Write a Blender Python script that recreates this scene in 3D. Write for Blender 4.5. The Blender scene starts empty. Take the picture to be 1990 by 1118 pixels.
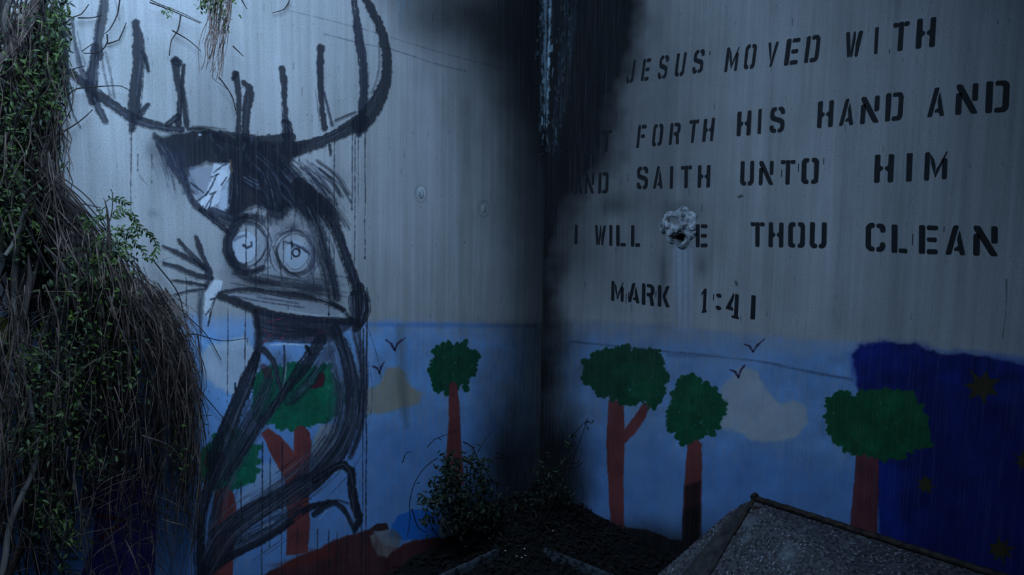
import bpy, bmesh, math, random
import numpy as np
from mathutils import Matrix, Vector
random.seed(7)
rng = np.random.default_rng(7)
C = bpy.context.scene.collection
sc = bpy.context.scene

# ---------------------------------------------------------------- camera
F_PX, CX, CY = 1487.0, 995.0, 559.0
YAW, PITCH, ROLL = math.radians(42.1), math.radians(6.1), math.radians(0.95)
CAM = np.array([-2.99, -2.49, 1.60])
f0 = np.array([math.cos(YAW), math.sin(YAW), 0.0])
fw = f0 * math.cos(PITCH) + np.array([0, 0, -math.sin(PITCH)])
r0 = np.array([math.sin(YAW), -math.cos(YAW), 0.0])
u0 = np.cross(r0, fw)
rr = math.cos(ROLL) * r0 + math.sin(ROLL) * u0
uu = -math.sin(ROLL) * r0 + math.cos(ROLL) * u0
cam = bpy.data.cameras.new('camera')
cam.sensor_width = 36.0
cam.lens = 36.0 * F_PX / 1990.0
cam.clip_start = 0.02
co = bpy.data.objects.new('camera', cam)
C.objects.link(co)
M = Matrix.Identity(4)
for i in range(3):
    M[i][0], M[i][1], M[i][2], M[i][3] = rr[i], uu[i], -fw[i], CAM[i]
co.matrix_world = M
sc.camera = co

# ---------------------------------------------------------------- light, world, exposure
world = bpy.data.worlds.new('dusk_sky')
sc.world = world
world.use_nodes = True
bg = world.node_tree.nodes['Background']
bg.inputs[0].default_value = (0.20, 0.46, 0.95, 1)
bg.inputs[1].default_value = 0.05


def area(name, loc, target, size, power, col):
    l = bpy.data.lights.new(name, 'AREA')
    l.shape = 'DISK'
    l.size = size
    l.energy = power
    l.color = col
    l.spread = math.radians(150)
    o = bpy.data.objects.new(name, l)
    C.objects.link(o)
    o.location = loc
    o.rotation_euler = (Vector(target) - Vector(loc)).to_track_quat('-Z', 'Y').to_euler()
    return o


area('sky_opening_light', (-2.45, -1.25, 2.95), (-1.75, 0.0, 1.85), 1.1, 58.0, (0.42, 0.655, 1.0))
sc.view_settings.view_transform = 'Standard'
sc.view_settings.look = 'None'
sc.view_settings.gamma = 1.0
sc.view_settings.use_curve_mapping = False
sc.view_settings.exposure = 0.0
sc.cycles.transparent_max_bounces = 16


# ---------------------------------------------------------------- pixel helpers (used once, to lay things out on the walls)
def ray(px, py):
    d = fw * 1.0 + rr * ((px - CX) / F_PX) - uu * ((py - CY) / F_PX)
    return d


def on_left(px, py, off=0.0):            # point off metres in front of the left wall (plane y = 0)
    d = ray(px, py)
    t = (-off - CAM[1]) / d[1]
    return CAM + d * t


def on_right(px, py, off=0.0):           # point off metres in front of the right wall (plane x = 0)
    d = ray(px, py)
    t = (-off - CAM[0]) / d[0]
    return CAM + d * t


def on_ground(px, py, z=0.0):
    d = ray(px, py)
    t = (z - CAM[2]) / d[2]
    return CAM + d * t


# ---------------------------------------------------------------- paint canvases, one per wall, in wall metres
RES = 600.0


def bilerp_grid(g, gx, gy):
    h, w = g.shape
    x0 = np.floor(gx).astype(np.int32)
    y0 = np.floor(gy).astype(np.int32)
    fx = (gx - x0).astype(np.float32)
    fy = (gy - y0).astype(np.float32)
    fx = fx * fx * (3 - 2 * fx)
    fy = fy * fy * (3 - 2 * fy)
    x0 %= w
    y0 %= h
    x1 = (x0 + 1) % w
    y1 = (y0 + 1) % h
    return (g[y0, x0] * (1 - fx) + g[y0, x1] * fx) * (1 - fy) + (g[y1, x0] * (1 - fx) + g[y1, x1] * fx) * fy


G = rng.random((256, 256)).astype(np.float32)


def noise(x, y, sx, sy, seed=0, octs=3):
    out = 0
    a = 1.0
    tot = 0
    for k in range(octs):
        out = out + a * bilerp_grid(G, x * sx * 2 ** k + 37.3 * seed + 11 * k, y * sy * 2 ** k + 17.7 * seed + 5 * k)
        tot += a
        a *= 0.55
    return out / tot


class Canvas:
    def __init__(self, side, umax, vmax):
        self.side = side                  # u runs away from the corner, v is height
        self.umax, self.vmax = umax, vmax
        self.W, self.H = int(umax * RES), int(vmax * RES)
        u = (np.arange(self.W) + .5) / RES
        v = (np.arange(self.H) + .5) / RES
        U, V = np.meshgrid(u, v)
        self.U, self.V = U.astype(np.float32), V.astype(np.float32)
        if side == 'L':
            D = np.stack([-U - CAM[0], 0 * U - CAM[1], V - CAM[2]], -1)
        else:
            D = np.stack([0 * U - CAM[0], -U - CAM[1], V - CAM[2]], -1)
        z = D @ fw
        self.X = (CX + F_PX * (D @ rr) / z).astype(np.float32)
        self.Y = (CY - F_PX * (D @ uu) / z).astype(np.float32)
        self.rgb = np.full((self.H, self.W, 3), 0.6, np.float32)
        self.a = np.zeros((self.H, self.W), np.float32)

    def uv(self, px, py):
        if self.side == 'L':
            p = on_left(px, py)
            return -p[0], p[2]
        p = on_right(px, py)
        return -p[1], p[2]

    def win(self, x0, y0, x1, y1):
        q = [self.uv(min(max(x, -250), 2200), y) for x in (x0, x1) for y in (y0, y1)]
        us = [a for a, b in q]
        vs = [b for a, b in q]
        i0 = max(0, int(min(us) * RES) - 2)
        i1 = min(self.W, int(max(us) * RES) + 3)
        j0 = max(0, int(min(vs) * RES) - 2)
        j1 = min(self.H, int(max(vs) * RES) + 3)
        return (slice(j0, j1), slice(i0, i1)) if i1 > i0 and j1 > j0 else None

    def over(self, s, al, col):
        al = np.clip(al, 0, 1)
        A = self.a[s]
        na = al + A * (1 - al)
        k = np.where(na > 1e-5, al / np.maximum(na, 1e-5), 0)[..., None]
        self.rgb[s] = self.rgb[s] * (1 - k) + np.array(col, np.float32) * k
        self.a[s] = na

    def stroke(self, pts, w, col, op=1.0, dry=0.3, soft=1.2, seed=None, bristle=0.5):
        """brush stroke: pts in pixels, w width or list of widths, dry = how much the bristles break up"""
        pts = spline(pts)
        n = len(pts)
        ws = np.interp(np.linspace(0, 1, n), np.linspace(0, 1, len(w)), w) if hasattr(w, '__len__') else np.full(n, float(w))
        P = np.array(pts, np.float32)
        m = max(ws) + 4
        s = self.win(P[:, 0].min() - m, P[:, 1].min() - m, P[:, 0].max() + m, P[:, 1].max() + m)
        if s is None:
            return
        X, Y = self.X[s], self.Y[s]
        best = np.full(X.shape, 1e9, np.float32)
        bt = np.zeros_like(best)
        bs = np.zeros_like(best)
        bw = np.ones_like(best)
        L = 0
        for i in range(n - 1):
            a, b = P[i], P[i + 1]
            d = b - a
            l2 = float(d @ d) + 1e-6
            l = math.sqrt(l2)
            t = np.clip(((X - a[0]) * d[0] + (Y - a[1]) * d[1]) / l2, 0, 1)
            dx, dy = X - a[0] - t * d[0], Y - a[1] - t * d[1]
            dist = np.sqrt(dx * dx + dy * dy)
            wl = (ws[i] * (1 - t) + ws[i + 1] * t) / 2
            q = dist - wl
            k = q < best
            best = np.where(k, q, best)
            bt = np.where(k, np.sign(d[0] * dy - d[1] * dx) * dist, bt)
            bs = np.where(k, L + t * l, bs)
            bw = np.where(k, wl, bw)
            L += l
        sd = random.random() * 9 if seed is None else seed
        edge = (noise(X, Y, .16, .16, sd, 2) - .5) * min(6, 1.5 + .2 * float(np.mean(ws)))
        al = np.clip(.5 - (best + edge) / soft / 2, 0, 1)
        if dry > 0:
            br = noise(bt, bs, bristle, .02, sd + 3, 2) * .7 + noise(X, Y, .35, .35, sd + 5, 2) * .3
            thr = dry * .8
            al = al * np.clip((br - thr + .18) / .2, 0, 1)
        self.over(s, al * op, col)
        return s, al

    def fill(self, poly, col, op=1.0, soft=1.0, rough=3.0, rs=.12, seed=None, tex=0.0, var=0.06, band=(1, 1)):
        P = np.array(poly, np.float32)
        m = rough + soft * 2 + 2
        s = self.win(P[:, 0].min() - m, P[:, 1].min() - m, P[:, 0].max() + m, P[:, 1].max() + m)
        if s is None:
            return
        X, Y = self.X[s], self.Y[s]
        sd = random.random() * 9 if seed is None else seed
        d = np.full(X.shape, 1e9, np.float32)
        ins = np.zeros(X.shape, bool)
        n = len(P)
        for i in range(n):
            a, b = P[i], P[(i + 1) % n]
            e = b - a
            l2 = float(e @ e) + 1e-6
            t = np.clip(((X - a[0]) * e[0] + (Y - a[1]) * e[1]) / l2, 0, 1)
            d = np.minimum(d, np.hypot(X - a[0] - t * e[0], Y - a[1] - t * e[1]))
            c = ((a[1] > Y) != (b[1] > Y))
            if abs(e[1]) > 1e-6:
                ins ^= c & (X < a[0] + (Y - a[1]) * e[0] / e[1])
        q = np.where(ins, -d, d) + (noise(X, Y, rs * band[0], rs * band[1], sd, 3) - .5) * 2 * rough
        al = np.clip(.5 - q / soft / 2, 0, 1)
        if tex > 0:
            br = noise(X, Y, .3, .05, sd + 2, 3)
            al = al * (1 - tex * np.clip((br - .38) * 4, 0, 1))
        v = (noise(X, Y, .03, .03, sd + 4, 3) - .5)[..., None] * 2 * var
        self.over(s, al * op, 0 * v + np.array(col, np.float32) * (1 + v) + v * .1)

    def blob(self, cx, cy, rx, ry, col, op, power=1.0, grain=0.3, gs=(.02, .02)):
        s = self.win(cx - rx * 1.6, cy - ry * 1.6, cx + rx * 1.6, cy + ry * 1.6)
        if s is None:
            return
        X, Y = self.X[s], self.Y[s]
        r2 = ((X - cx) / rx) ** 2 + ((Y - cy) / ry) ** 2
        r2 = r2 * (1 + (noise(X, Y, gs[0], gs[1], random.random() * 9, 4) - .5) * 2 * grain * 2)
        al = np.exp(-(np.maximum(r2, 0) ** power) * 1.6)
        self.over(s, al * op, col)

    def drip(self, x, y0, y1, w=2.0, col=(.12, .12, .16), op=.85):
        pts = [(x, y0)]
        y = y0
        while y < y1:
            y += random.uniform(25, 60)
            pts.append((x - (min(y, y1) - y0) * .004 + random.uniform(-.7, .7), min(y, y1)))
        self.stroke(pts, [w * 1.1, w * .8, w * .7], col, op, 0, .8)
        if random.random() < .5:
            self.stroke([pts[-1], (pts[-1][0], pts[-1][1] + 3)], w * 1.6, col, op, 0, .8)

    def image(self, name):
        im = bpy.data.images.new(name, self.W, self.H, alpha=True)
        im.alpha_mode = 'CHANNEL_PACKED'
        buf = np.empty((self.H, self.W, 4), np.float32)
        buf[..., :3] = np.clip(self.rgb, 0, 1)
        buf[..., 3] = np.clip(self.a, 0, 1)
        im.pixels.foreach_set(buf.ravel())
        im.update()
        im.pack()
        return im


def spline(pts, step=14.0):
    if len(pts) < 3:
        return [tuple(map(float, p)) for p in pts]
    P = [np.array(p, float) for p in pts]
    P = [2 * P[0] - P[1]] + P + [2 * P[-1] - P[-2]]
    out = []
    for i in range(1, len(P) - 2):
        n = max(1, int(np.linalg.norm(P[i + 1][:2] - P[i][:2]) / step))
        for k in range(n):
            t = k / n
            out.append(.5 * ((2 * P[i]) + (P[i + 1] - P[i - 1]) * t + (2 * P[i - 1] - 5 * P[i] + 4 * P[i + 1] - P[i + 2]) * t * t
                             + (3 * P[i] - P[i - 1] - 3 * P[i + 1] + P[i + 2]) * t ** 3))
    out.append(P[-2])
    return [tuple(p) for p in out]


# paint colours (sRGB albedo)
INK = (.075, .085, .125)
INK2 = (.13, .14, .19)
GREY = (.30, .31, .36)
PALE = (.80, .82, .84)
SKY = (.36, .58, .80)
SKYD = (.27, .46, .70)
CREAM = (.68, .66, .62)
BEIGE = (.60, .53, .43)
GREEN = (.02, .36, .25)
GREEND = (.015, .27, .17)
TRUNK = (.45, .20, .19)
BANK = (.30, .12, .12)
POND = (.12, .42, .75)
NIGHT = (.012, .085, .38)
SOOT_SHADE = (.035, .04, .05)
STAR = (.22, .19, .08)

OUT = {}            # outlines of painted things, reused as the geometry of the paint layers


def ell(cx, cy, rx, ry, n=26, wob=.08, flat=None, seed=0):
    r = random.Random(seed + int(cx))
    ph = [r.random() * 6.28 for _ in range(4)]
    o = []
    for k in range(n):
        t = 2 * math.pi * k / n
        q = 1 + wob * (math.sin(3 * t + ph[0]) * .5 + math.sin(5 * t + ph[1]) * .35 + math.sin(8 * t + ph[2]) * .3)
        x, y = cx + rx * q * math.cos(t), cy + ry * q * math.sin(t)
        if flat is not None:
            y = min(y, flat)
        o.append((x, y))
    return o


def jag(poly, amp, step=9, seed=1):
    """ragged crown outline: leaf-dab tips"""
    r = random.Random(seed)
    out = []
    n = len(poly)
    for i in range(n):
        a, b = np.array(poly[i], float), np.array(poly[(i + 1) % n], float)
        l = np.linalg.norm(b - a)
        k = max(1, int(l / step))
        nrm = np.array([b[1] - a[1], a[0] - b[0]]) / (l + 1e-6)
        for j in range(k):
            p = a + (b - a) * j / k + nrm * r.uniform(-amp, amp) * (1 if (j % 2) else .5)
            out.append((p[0], p[1]))
    return out


LW = Canvas('L', 2.62, 2.72)
RW = Canvas('R', 2.32, 2.72)

# ---- sky bands
SKY_L = [(-60, 606), (200, 608), (330, 612), (500, 616), (700, 624), (850, 627), (1047, 628), (1034, 1125), (-60, 1300)]
SKY_R = [(1043, 628), (1110, 622), (1250, 630), (1330, 636), (1450, 650), (1560, 660), (1690, 668), (1800, 676), (1990, 690), (2100, 694), (2100, 1330), (1032, 1130)]
LW.fill(SKY_L, SKY, .5, 8, 5, .05, tex=.4, var=.14)
LW.fill([(-60, 640), (1047, 640), (1034, 1125), (-60, 1300)], SKY, .62, 22, 20, .02, tex=.4, var=.2)
LW.fill([(-60, 760), (380, 760), (720, 830), (1042, 800), (1034, 1125), (-60, 1300)], SKYD, .35, 30, 25, .02, var=.12)
LW.stroke([(560, 622), (700, 630), (850, 632), (1044, 634)], [5, 9, 10, 6], SKYD, .6, .35, 3)
RW.fill(SKY_R, SKY, .45, 6, 6, .05, tex=.3, var=.12)
RW.fill([(1043, 655), (1300, 665), (1500, 680), (1690, 690), (2100, 720), (2100, 1330), (1032, 1130)], SKY, .62, 14, 16, .02, tex=.4, var=.2)
RW.fill([(1043, 820), (1250, 840), (1330, 900), (1420, 860), (1600, 900), (1700, 900), (2000, 1200), (1032, 1130)], SKYD, .45, 30, 25, .02, var=.12)
RW.stroke([(1110, 664), (1300, 684), (1400, 694), (1480, 703), (1580, 724), (1655, 738)], [3, 5, 3, 5, 5], (.13, .19, .30), .5, .5, 2)
RW.stroke([(1300, 690), (1400, 694)], 9, (.2, .3, .42), .35, .5, 3)
RW.blob(1240, 800, 35, 150, (.56, .60, .66), .35, 1, .4)
RW.blob(1300, 980, 26, 90, (.50, .60, .72), .4, 1, .4, (.05, .01))
RW.blob(1400, 700, 90, 30, (.55, .6, .68), .4)

LW.blob(430, 770, 90, 130, (.52, .70, .86), .35, 1.5, .3)
# ---- clouds
OUT['cloud_a'] = [(392, 690), (405, 672), (440, 660), (480, 655), (500, 690), (480, 740), (455, 765), (420, 755), (396, 735)]
LW.fill(OUT['cloud_a'], (.70, .72, .74), .85, 4, 6, .05, tex=.15)
OUT['cloud_b'] = [(712, 757), (738, 745), (752, 716), (775, 712), (790, 735), (800, 752), (822, 765), (815, 785), (775, 795), (735, 806), (712, 805)]
LW.fill(OUT['cloud_b'], BEIGE, .85, 4, 5, .05, tex=.15)
OUT['cloud_c'] = [(1410, 745), (1440, 715), (1470, 722), (1492, 760), (1510, 782), (1545, 778), (1568, 795), (1572, 825), (1550, 850), (1510, 860), (1465, 856), (1430, 840), (1395, 830), (1390, 780)]
RW.fill(OUT['cloud_c'], (.68, .67, .66), .85, 4, 6, .05, tex=.15)
OUT['cloud_d'] = [(620, 826), (650, 825), (655, 850), (640, 880), (615, 905), (606, 870)]
LW.fill(OUT['cloud_d'], CREAM, .8, 3, 4, .06, tex=.2)
LW.fill([(505, 900), (545, 905), (560, 990), (500, 1010), (460, 1060), (462, 960)], (.62, .68, .76), .6, 8, 8, .04)
LW.stroke([(777, 640), (783, 760), (789, 830)], [14, 20, 8], (.25, .27, .26), .35, .35, 6)

# ---- painted bank, pond, stones
OUT['bank_l'] = [(500, 1125), (560, 1092), (640, 1056), (690, 1036), (722, 1026), (745, 1060), (775, 1064), (800, 1050), (850, 1046), (905, 1038), (928, 988), (975, 970), (1036, 960), (1030, 1180), (500, 1180)]
LW.fill(OUT['bank_l'], BANK, .95, 2, 4, .06, var=.2)
LW.fill([(520, 1100), (600, 1075), (660, 1055), (640, 1085), (560, 1105)], (.42, .17, .13), .6, 6, 6, .06)
OUT['bank_r'] = [(1036, 960), (1075, 985), (1105, 990), (1150, 1005), (1200, 1022), (1255, 1030), (1300, 1048), (1420, 1060), (1600, 1120), (2000, 1300), (1030, 1180)]
RW.fill(OUT['bank_r'], (.12, .07, .07), .97, 2, 4, .06, var=.3)
OUT['pond'] = [(758, 1042), (760, 1022), (775, 1002), (800, 990), (825, 990), (845, 1000), (855, 1018), (852, 1044), (820, 1048), (785, 1050)]
LW.fill(OUT['pond'], POND, .97, 1.2, 2, .08)
OUT['stone_a'] = [(722, 1062), (718, 1042), (735, 1030), (765, 1028), (780, 1045), (775, 1062), (752, 1085), (735, 1080)]
LW.fill(OUT['stone_a'], (.46, .42, .40), .9, 2, 3, .08, tex=.3, var=.3)
OUT['stone_b'] = [(720, 1026), (735, 1017), (752, 1018), (756, 1028), (740, 1032), (722, 1032)]
LW.fill(OUT['stone_b'], (.22, .10, .09), .95, 1.2, 1.5)
OUT['stone_c'] = [(852, 1030), (862, 1010), (880, 1012), (896, 1022), (892, 1038), (870, 1046), (855, 1044)]
LW.fill(OUT['stone_c'], (.58, .56, .52), .9, 1.4, 2, tex=.2, var=.3)
for x, y in ((863, 1032), (881, 1030), (873, 1018)):
    LW.stroke([(x, y), (x + 1, y)], 6, INK, .9, 0)
OUT['stone_d'] = [(700, 1062), (716, 1048), (736, 1060), (730, 1085), (705, 1086)]


# ---- trees
def crown(cv, key, poly, col, seed):
    j = jag(poly, 5.5, 8, seed)
    OUT[key] = j
    cv.fill(j, col, .98, .9, 4.5, .30, seed=seed, var=.25)
    rd = random.Random(seed + 50)
    PJ = np.array(j)
    cj = PJ.mean(0)
    for _ in range(110):
        p = cj + (PJ[rd.randrange(len(PJ))] - cj) * math.sqrt(rd.random()) * .93
        k = rd.uniform(.72, 1.28)
        a = rd.uniform(0, 3.14)
        cv.stroke([tuple(p), (p[0] + 7 * math.cos(a), p[1] + 7 * math.sin(a))], rd.uniform(4, 9), tuple(min(1, c * k) for c in col), .35, .3, 1.5)
    for _ in range(46):
        p = cj + (PJ[rd.randrange(len(PJ))] - cj) * rd.uniform(.90, .98)
        d_ = (p - cj) / (np.linalg.norm(p - cj) + 1e-6)
        cv.stroke([tuple(p), (p[0] + d_[0] * 3, p[1] + d_[1] * 3)], rd.uniform(6, 14), col, .95, .1, .9)
    r = random.Random(seed)
    P = np.array(poly)
    c = P.mean(0)
    for _ in range(5):
        p = c + (P[r.randrange(len(P))] - c) * r.uniform(.2, .85)
        cv.stroke([tuple(p), (p[0] + r.uniform(-3, 3), p[1] + r.uniform(1, 4))], 2.2, (.45, .6, .6), .5, 0)


crown(LW, 'crown_a', [(388, 900), (392, 875), (412, 860), (430, 845), (455, 836), (480, 850), (500, 870), (500, 915), (495, 938), (470, 940), (450, 950), (425, 946), (405, 945), (390, 925)], GREEN, 3)
crown(LW, 'crown_b', [(492, 770), (495, 735), (515, 715), (550, 712), (580, 706), (610, 712), (640, 712), (652, 735), (664, 745), (668, 780), (655, 800), (640, 818), (600, 825), (565, 838), (540, 830), (505, 822), (490, 800)], GREEN, 5)
crown(LW, 'crown_c', [(836, 700), (850, 675), (872, 666), (905, 664), (922, 685), (926, 710), (912, 735), (905, 752), (880, 752), (868, 766), (845, 758), (840, 730)], GREEND, 7)
for q in ([(417, 955), (440, 945), (455, 960), (460, 990), (456, 1040), (452, 1120), (410, 1120), (412, 1020)],):
    OUT['trunk_a'] = q
    LW.fill(q, TRUNK, .97, 1.2, 1.5, var=.15)
OUT['trunk_b'] = [(508, 842), (520, 832), (545, 848), (560, 865), (571, 880), (571, 835), (585, 826), (600, 838), (606, 862), (602, 905), (600, 960), (602, 1020), (598, 1075), (556, 1080), (558, 1000), (552, 930), (530, 890)]
LW.fill(OUT['trunk_b'], TRUNK, .97, 1.2, 1.5, var=.15)
OUT['trunk_c'] = [(872, 748), (880, 740), (888, 748), (893, 790), (896, 860), (899, 900), (900, 945), (866, 945), (867, 880), (872, 820)]
LW.fill(OUT['trunk_c'], TRUNK, .97, 1.2, 1.5, var=.15)
LW.fill([(505, 712), (512, 706), (528, 716), (530, 738), (515, 735)], (.28, .10, .14), .7, 1.5, 2)
LW.fill([(612, 745), (618, 728), (625, 720), (632, 730), (628, 750), (612, 756), (598, 752)], (.32, .08, .12), .9, 1.5, 2)
OUT['fruit_a'] = [(505, 712), (512, 706), (528, 716), (530, 738), (515, 735)]
OUT['fruit_b'] = [(612, 745), (618, 728), (625, 720), (632, 730), (628, 750), (612, 756), (598, 752)]
LW.fill([(440, 900), (442, 960), (420, 1000), (400, 990)], SKY, .0)

OUT['trunk_d'] = [(1183, 775), (1212, 780), (1214, 835), (1240, 800), (1250, 782), (1264, 785), (1255, 812), (1232, 845), (1214, 862), (1212, 920), (1213, 1035), (1188, 1035), (1183, 960), (1178, 860)]
RW.fill(OUT['trunk_d'], TRUNK, .97, 1.2, 1.5, var=.15)
OUT['trunk_e'] = [(1337, 858), (1352, 850), (1364, 862), (1364, 940), (1362, 1060), (1325, 1060), (1328, 970), (1333, 900)]
RW.fill(OUT['trunk_e'], TRUNK, .97, 1.2, 1.5, var=.15)
RW.fill([(1330, 945), (1361, 935), (1361, 1060), (1327, 1060)], (.09, .04, .05), .75, 3, 2)
RW.fill([(1330, 990), (1361, 980), (1361, 1060), (1327, 1060)], (.05, .03, .035), .75, 5, 2)
crown(RW, 'crown_d', [(1132, 735), (1135, 705), (1160, 685), (1195, 675), (1235, 680), (1282, 680), (1290, 705), (1298, 730), (1294, 765), (1275, 795), (1255, 782), (1225, 785), (1190, 778), (1155, 765)], (.025, .27, .16), 9)
crown(RW, 'crown_e', [(1305, 775), (1320, 740), (1345, 728), (1375, 745), (1400, 770), (1412, 795), (1402, 825), (1382, 850), (1350, 852), (1325, 865), (1305, 835), (1298, 800)], (.025, .29, .17), 11)

# ---- night panel
OUT['night'] = [(1655, 690), (1672, 672), (1720, 664), (1780, 668), (1830, 690), (1880, 690), (1930, 697), (2000, 712), (2100, 720), (2100, 1330), (1960, 1250), (1712, 1080), (1704, 900), (1690, 850), (1670, 780), (1666, 730)]
RW.fill([(1652, 688), (1672, 668), (1720, 662), (1780, 664), (1830, 682), (1880, 684), (1930, 688), (2000, 700), (2100, 710), (2100, 760), (1660, 745)], (.06, .2, .55), .55, 8, 7, .05)
RW.fill(OUT['night'], NIGHT, .97, 3, 5, .06, var=.3)
RW.fill([(1690, 740), (1990, 760), (2100, 900), (2100, 1330), (1960, 1250), (1760, 1080), (1750, 900)], (.02, .06, .30), .5, 40, 25, .02)
RW.fill([(1700, 900), (1745, 900), (1760, 1100), (1712, 1070)], (.03, .16, .50), .6, 10, 8, .04)
OUT['trunk_f'] = [(1665, 882), (1685, 870), (1707, 880), (1708, 930), (1704, 1045), (1650, 1040), (1657, 970)]
RW.fill(OUT['trunk_f'], (.38, .17, .19), .97, 1.2, 1.5, var=.15)
crown(RW, 'crown_f', [(1605, 800), (1605, 775), (1630, 758), (1660, 770), (1675, 760), (1720, 758), (1770, 765), (1790, 790), (1805, 820), (1812, 865), (1780, 872), (1745, 890), (1710, 895), (1680, 880), (1655, 888), (1620, 860), (1606, 830)], (.02, .30, .16), 13)


def star(key, cx, cy, r, n, seed):
    q = random.Random(seed)
    o = []
    a0 = q.random() * 6
    for k in range(2 * n):
        a = a0 + math.pi * k / n
        rad = r * (q.uniform(.85, 1.1) if k % 2 == 0 else q.uniform(.42, .58))
        o.append((cx + rad * math.cos(a), cy + rad * .95 * math.sin(a)))
    OUT[key] = o
    RW.fill(o, STAR, .92, 1.4, 2.0, .2)


star('star_a', 1908, 751, 38, 7, 3)
star('star_b', 1799, 943, 21, 7, 5)
star('star_c', 1945, 1070, 30, 8, 8)
star('star_d', 1990, 895, 22, 7, 9)

# ---- birds
BIRDS = {'bird_a': ('L', [(750, 661), (760, 668), (767, 681), (772, 668), (788, 656)]),
         'bird_b': ('L', [(724, 712), (733, 716), (737, 726), (740, 714), (747, 703)]),
         'bird_c': ('R', [(1446, 669), (1457, 673), (1463, 684), (1472, 671), (1487, 658)]),
         'bird_d': ('R', [(1419, 719), (1429, 723), (1435, 734), (1440, 720), (1448, 709)])}
for k, (sd, p) in BIRDS.items():
    cv = LW if sd == 'L' else RW
    cv.stroke([p[0], p[1], p[2]], [2, 4, 3], (.14, .10, .22), .9, .1, .9)
    cv.stroke([p[2], p[3], p[4]], [3, 4, 2], (.14, .10, .22), .9, .1, .9)

# ---- behind the vines, far left
OUT['yellow'] = [(-60, 618), (40, 616), (42, 660), (30, 700), (0, 712), (-60, 715)]
LW.fill(OUT['yellow'], (.42, .40, .14), .95, 1.5, 3)
LW.fill([(-60, 740), (10, 735), (30, 760), (20, 800), (-60, 830)], (.05, .35, .30), .9, 2, 4)
LW.fill([(60, 830), (110, 820), (120, 870), (90, 900), (50, 880)], (.05, .33, .28), .8, 3, 6)
OUT['purple'] = [(150, 980), (165, 950), (190, 918), (225, 890), (265, 880), (300, 905), (305, 1000), (300, 1140), (150, 1140), (178, 1060), (188, 1000), (165, 985)]
LW.fill(OUT['purple'], (.21, .16, .42), .96, 1.5, 4, .06, var=.15)
LW.stroke([(190, 1004), (215, 1006), (238, 1013)], 7, (.40, .05, .05), .95, .1)
LW.stroke([(196, 1047), (212, 1034), (228, 1022)], 7, (.40, .05, .05), .95, .1)

# ---- concrete marks
for p, w in (([(630, 66), (700, 84), (760, 96), (850, 125), (905, 138)], 2.5), ([(560, 20), (700, 55), (850, 100), (1040, 150)], 1.5)):
    LW.stroke(p, w, (.10, .11, .13), .45, .45, 1)
LW.stroke([(100, 90), (99, 300), (98, 380)], 3.5, (.10, .11, .14), .95, 0, .9)
LW.stroke([(110, 388), (160, 395), (195, 405)], 1.5, (.15, .16, .2), .5, .3)
for x, y, r in ((818, 377, 14), (940, 406, 13)):
    o = ell(x, y, r * .8, r * 1.2, 16, .03)
    LW.stroke(o + [o[0]], 2.5, (.2, .22, .24), .35, .3, 2)
LW.blob(819, 372, 9, 13, (.78, .80, .80), .55, 2, .1)
for _ in range(420):
    cv = random.choice((LW, RW))
    x = random.uniform(120, 1040) if cv is LW else random.uniform(1120, 1990)
    y = random.uniform(0, 640)
    h = random.choice((1, 1, 2, 3, 8, 14))
    cv.stroke([(x, y), (x, y + h)], random.uniform(.8, 2.2), (.08, .09, .11), random.uniform(.15, .55), 0, .8)
RW.stroke([(1956, 545), (1955, 600), (1948, 660)], [4, 1.5, 1.5], (.08, .09, .12), .6, .3)
RW.stroke([(1436, 383), (1442, 381)], 5, (.06, .06, .08), .8, 0)
RW.stroke([(1430, 548), (1432, 553)], 5, (.06, .06, .08), .7, 0)
for x, w in ((730, 10), (790, 14), (860, 12), (905, 20), (660, 9)):
    LW.stroke([(x, 200), (x - 2, 500), (x - 4, 640)], w, (.42, .42, .36), .22, .4, 8, bristle=.2)
for x in (1290, 1500, 1640, 1745, 1880):
    RW.stroke([(x, 0), (x - 5, 300), (x - 8, 640)], random.uniform(14, 34), (.24, .25, .27), .16, .35, 10, bristle=.12)

# ---- ragged fire soot in the corner, plus broad soft shade painted over both walls
LW.fill([(1400, -60), (770, -60), (830, 60), (930, 170), (985, 330), (1010, 520), (1018, 700), (1000, 900), (920, 1000), (920, 1200), (1400, 1200)], SOOT_SHADE, .80, 95, 25, .012, var=.0)  # soot stain widened to paint in the light falling off toward the corner
LW.fill([(1400, -60), (915, -60), (985, 150), (1020, 330), (1035, 560), (1020, 800), (985, 1000), (985, 1200), (1400, 1200)], SOOT_SHADE, .62, 50, 25, .02, var=.0)
LW.fill([(740, -60), (900, -60), (890, 60), (850, 95), (790, 40)], SOOT_SHADE, .32, 30, 12, .03, band=(1, .4))
RW.fill([(800, -60), (1262, -60), (1250, 60), (1225, 180), (1205, 300), (1165, 400), (1130, 520), (1105, 640), (1100, 800), (1130, 950), (1150, 1200), (800, 1200)], SOOT_SHADE, .70, 42, 22, .018, var=.0)
RW.fill([(800, -60), (1238, -60), (1232, 90), (1198, 190), (1196, 300), (1135, 350), (1100, 420), (1078, 560), (1082, 620), (1076, 800), (1100, 930), (1120, 1200), (800, 1200)], SOOT_SHADE, .97, 26, 26, .02, var=.0)
RW.blob(1195, 400, 45, 26, SOOT_SHADE, .55, 1, .4)
RW.blob(1180, 400, 320, 420, SOOT_SHADE, .45, 1, .2)  # wide dimming toward the corner: soot film and painted light falloff together
RW.blob(1290, 170, 150, 330, SOOT_SHADE, .32, 1, .3)
RW.blob(1160, 520, 95, 70, SOOT_SHADE, .3, 1, .4)
LW.blob(1000, 790, 20, 40, SOOT_SHADE, .4, 1, .4)
LW.blob(985, 900, 50, 110, SOOT_SHADE, .75, 1, .3)
RW.blob(1090, 880, 55, 120, SOOT_SHADE, .8, 1, .3)
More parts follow.
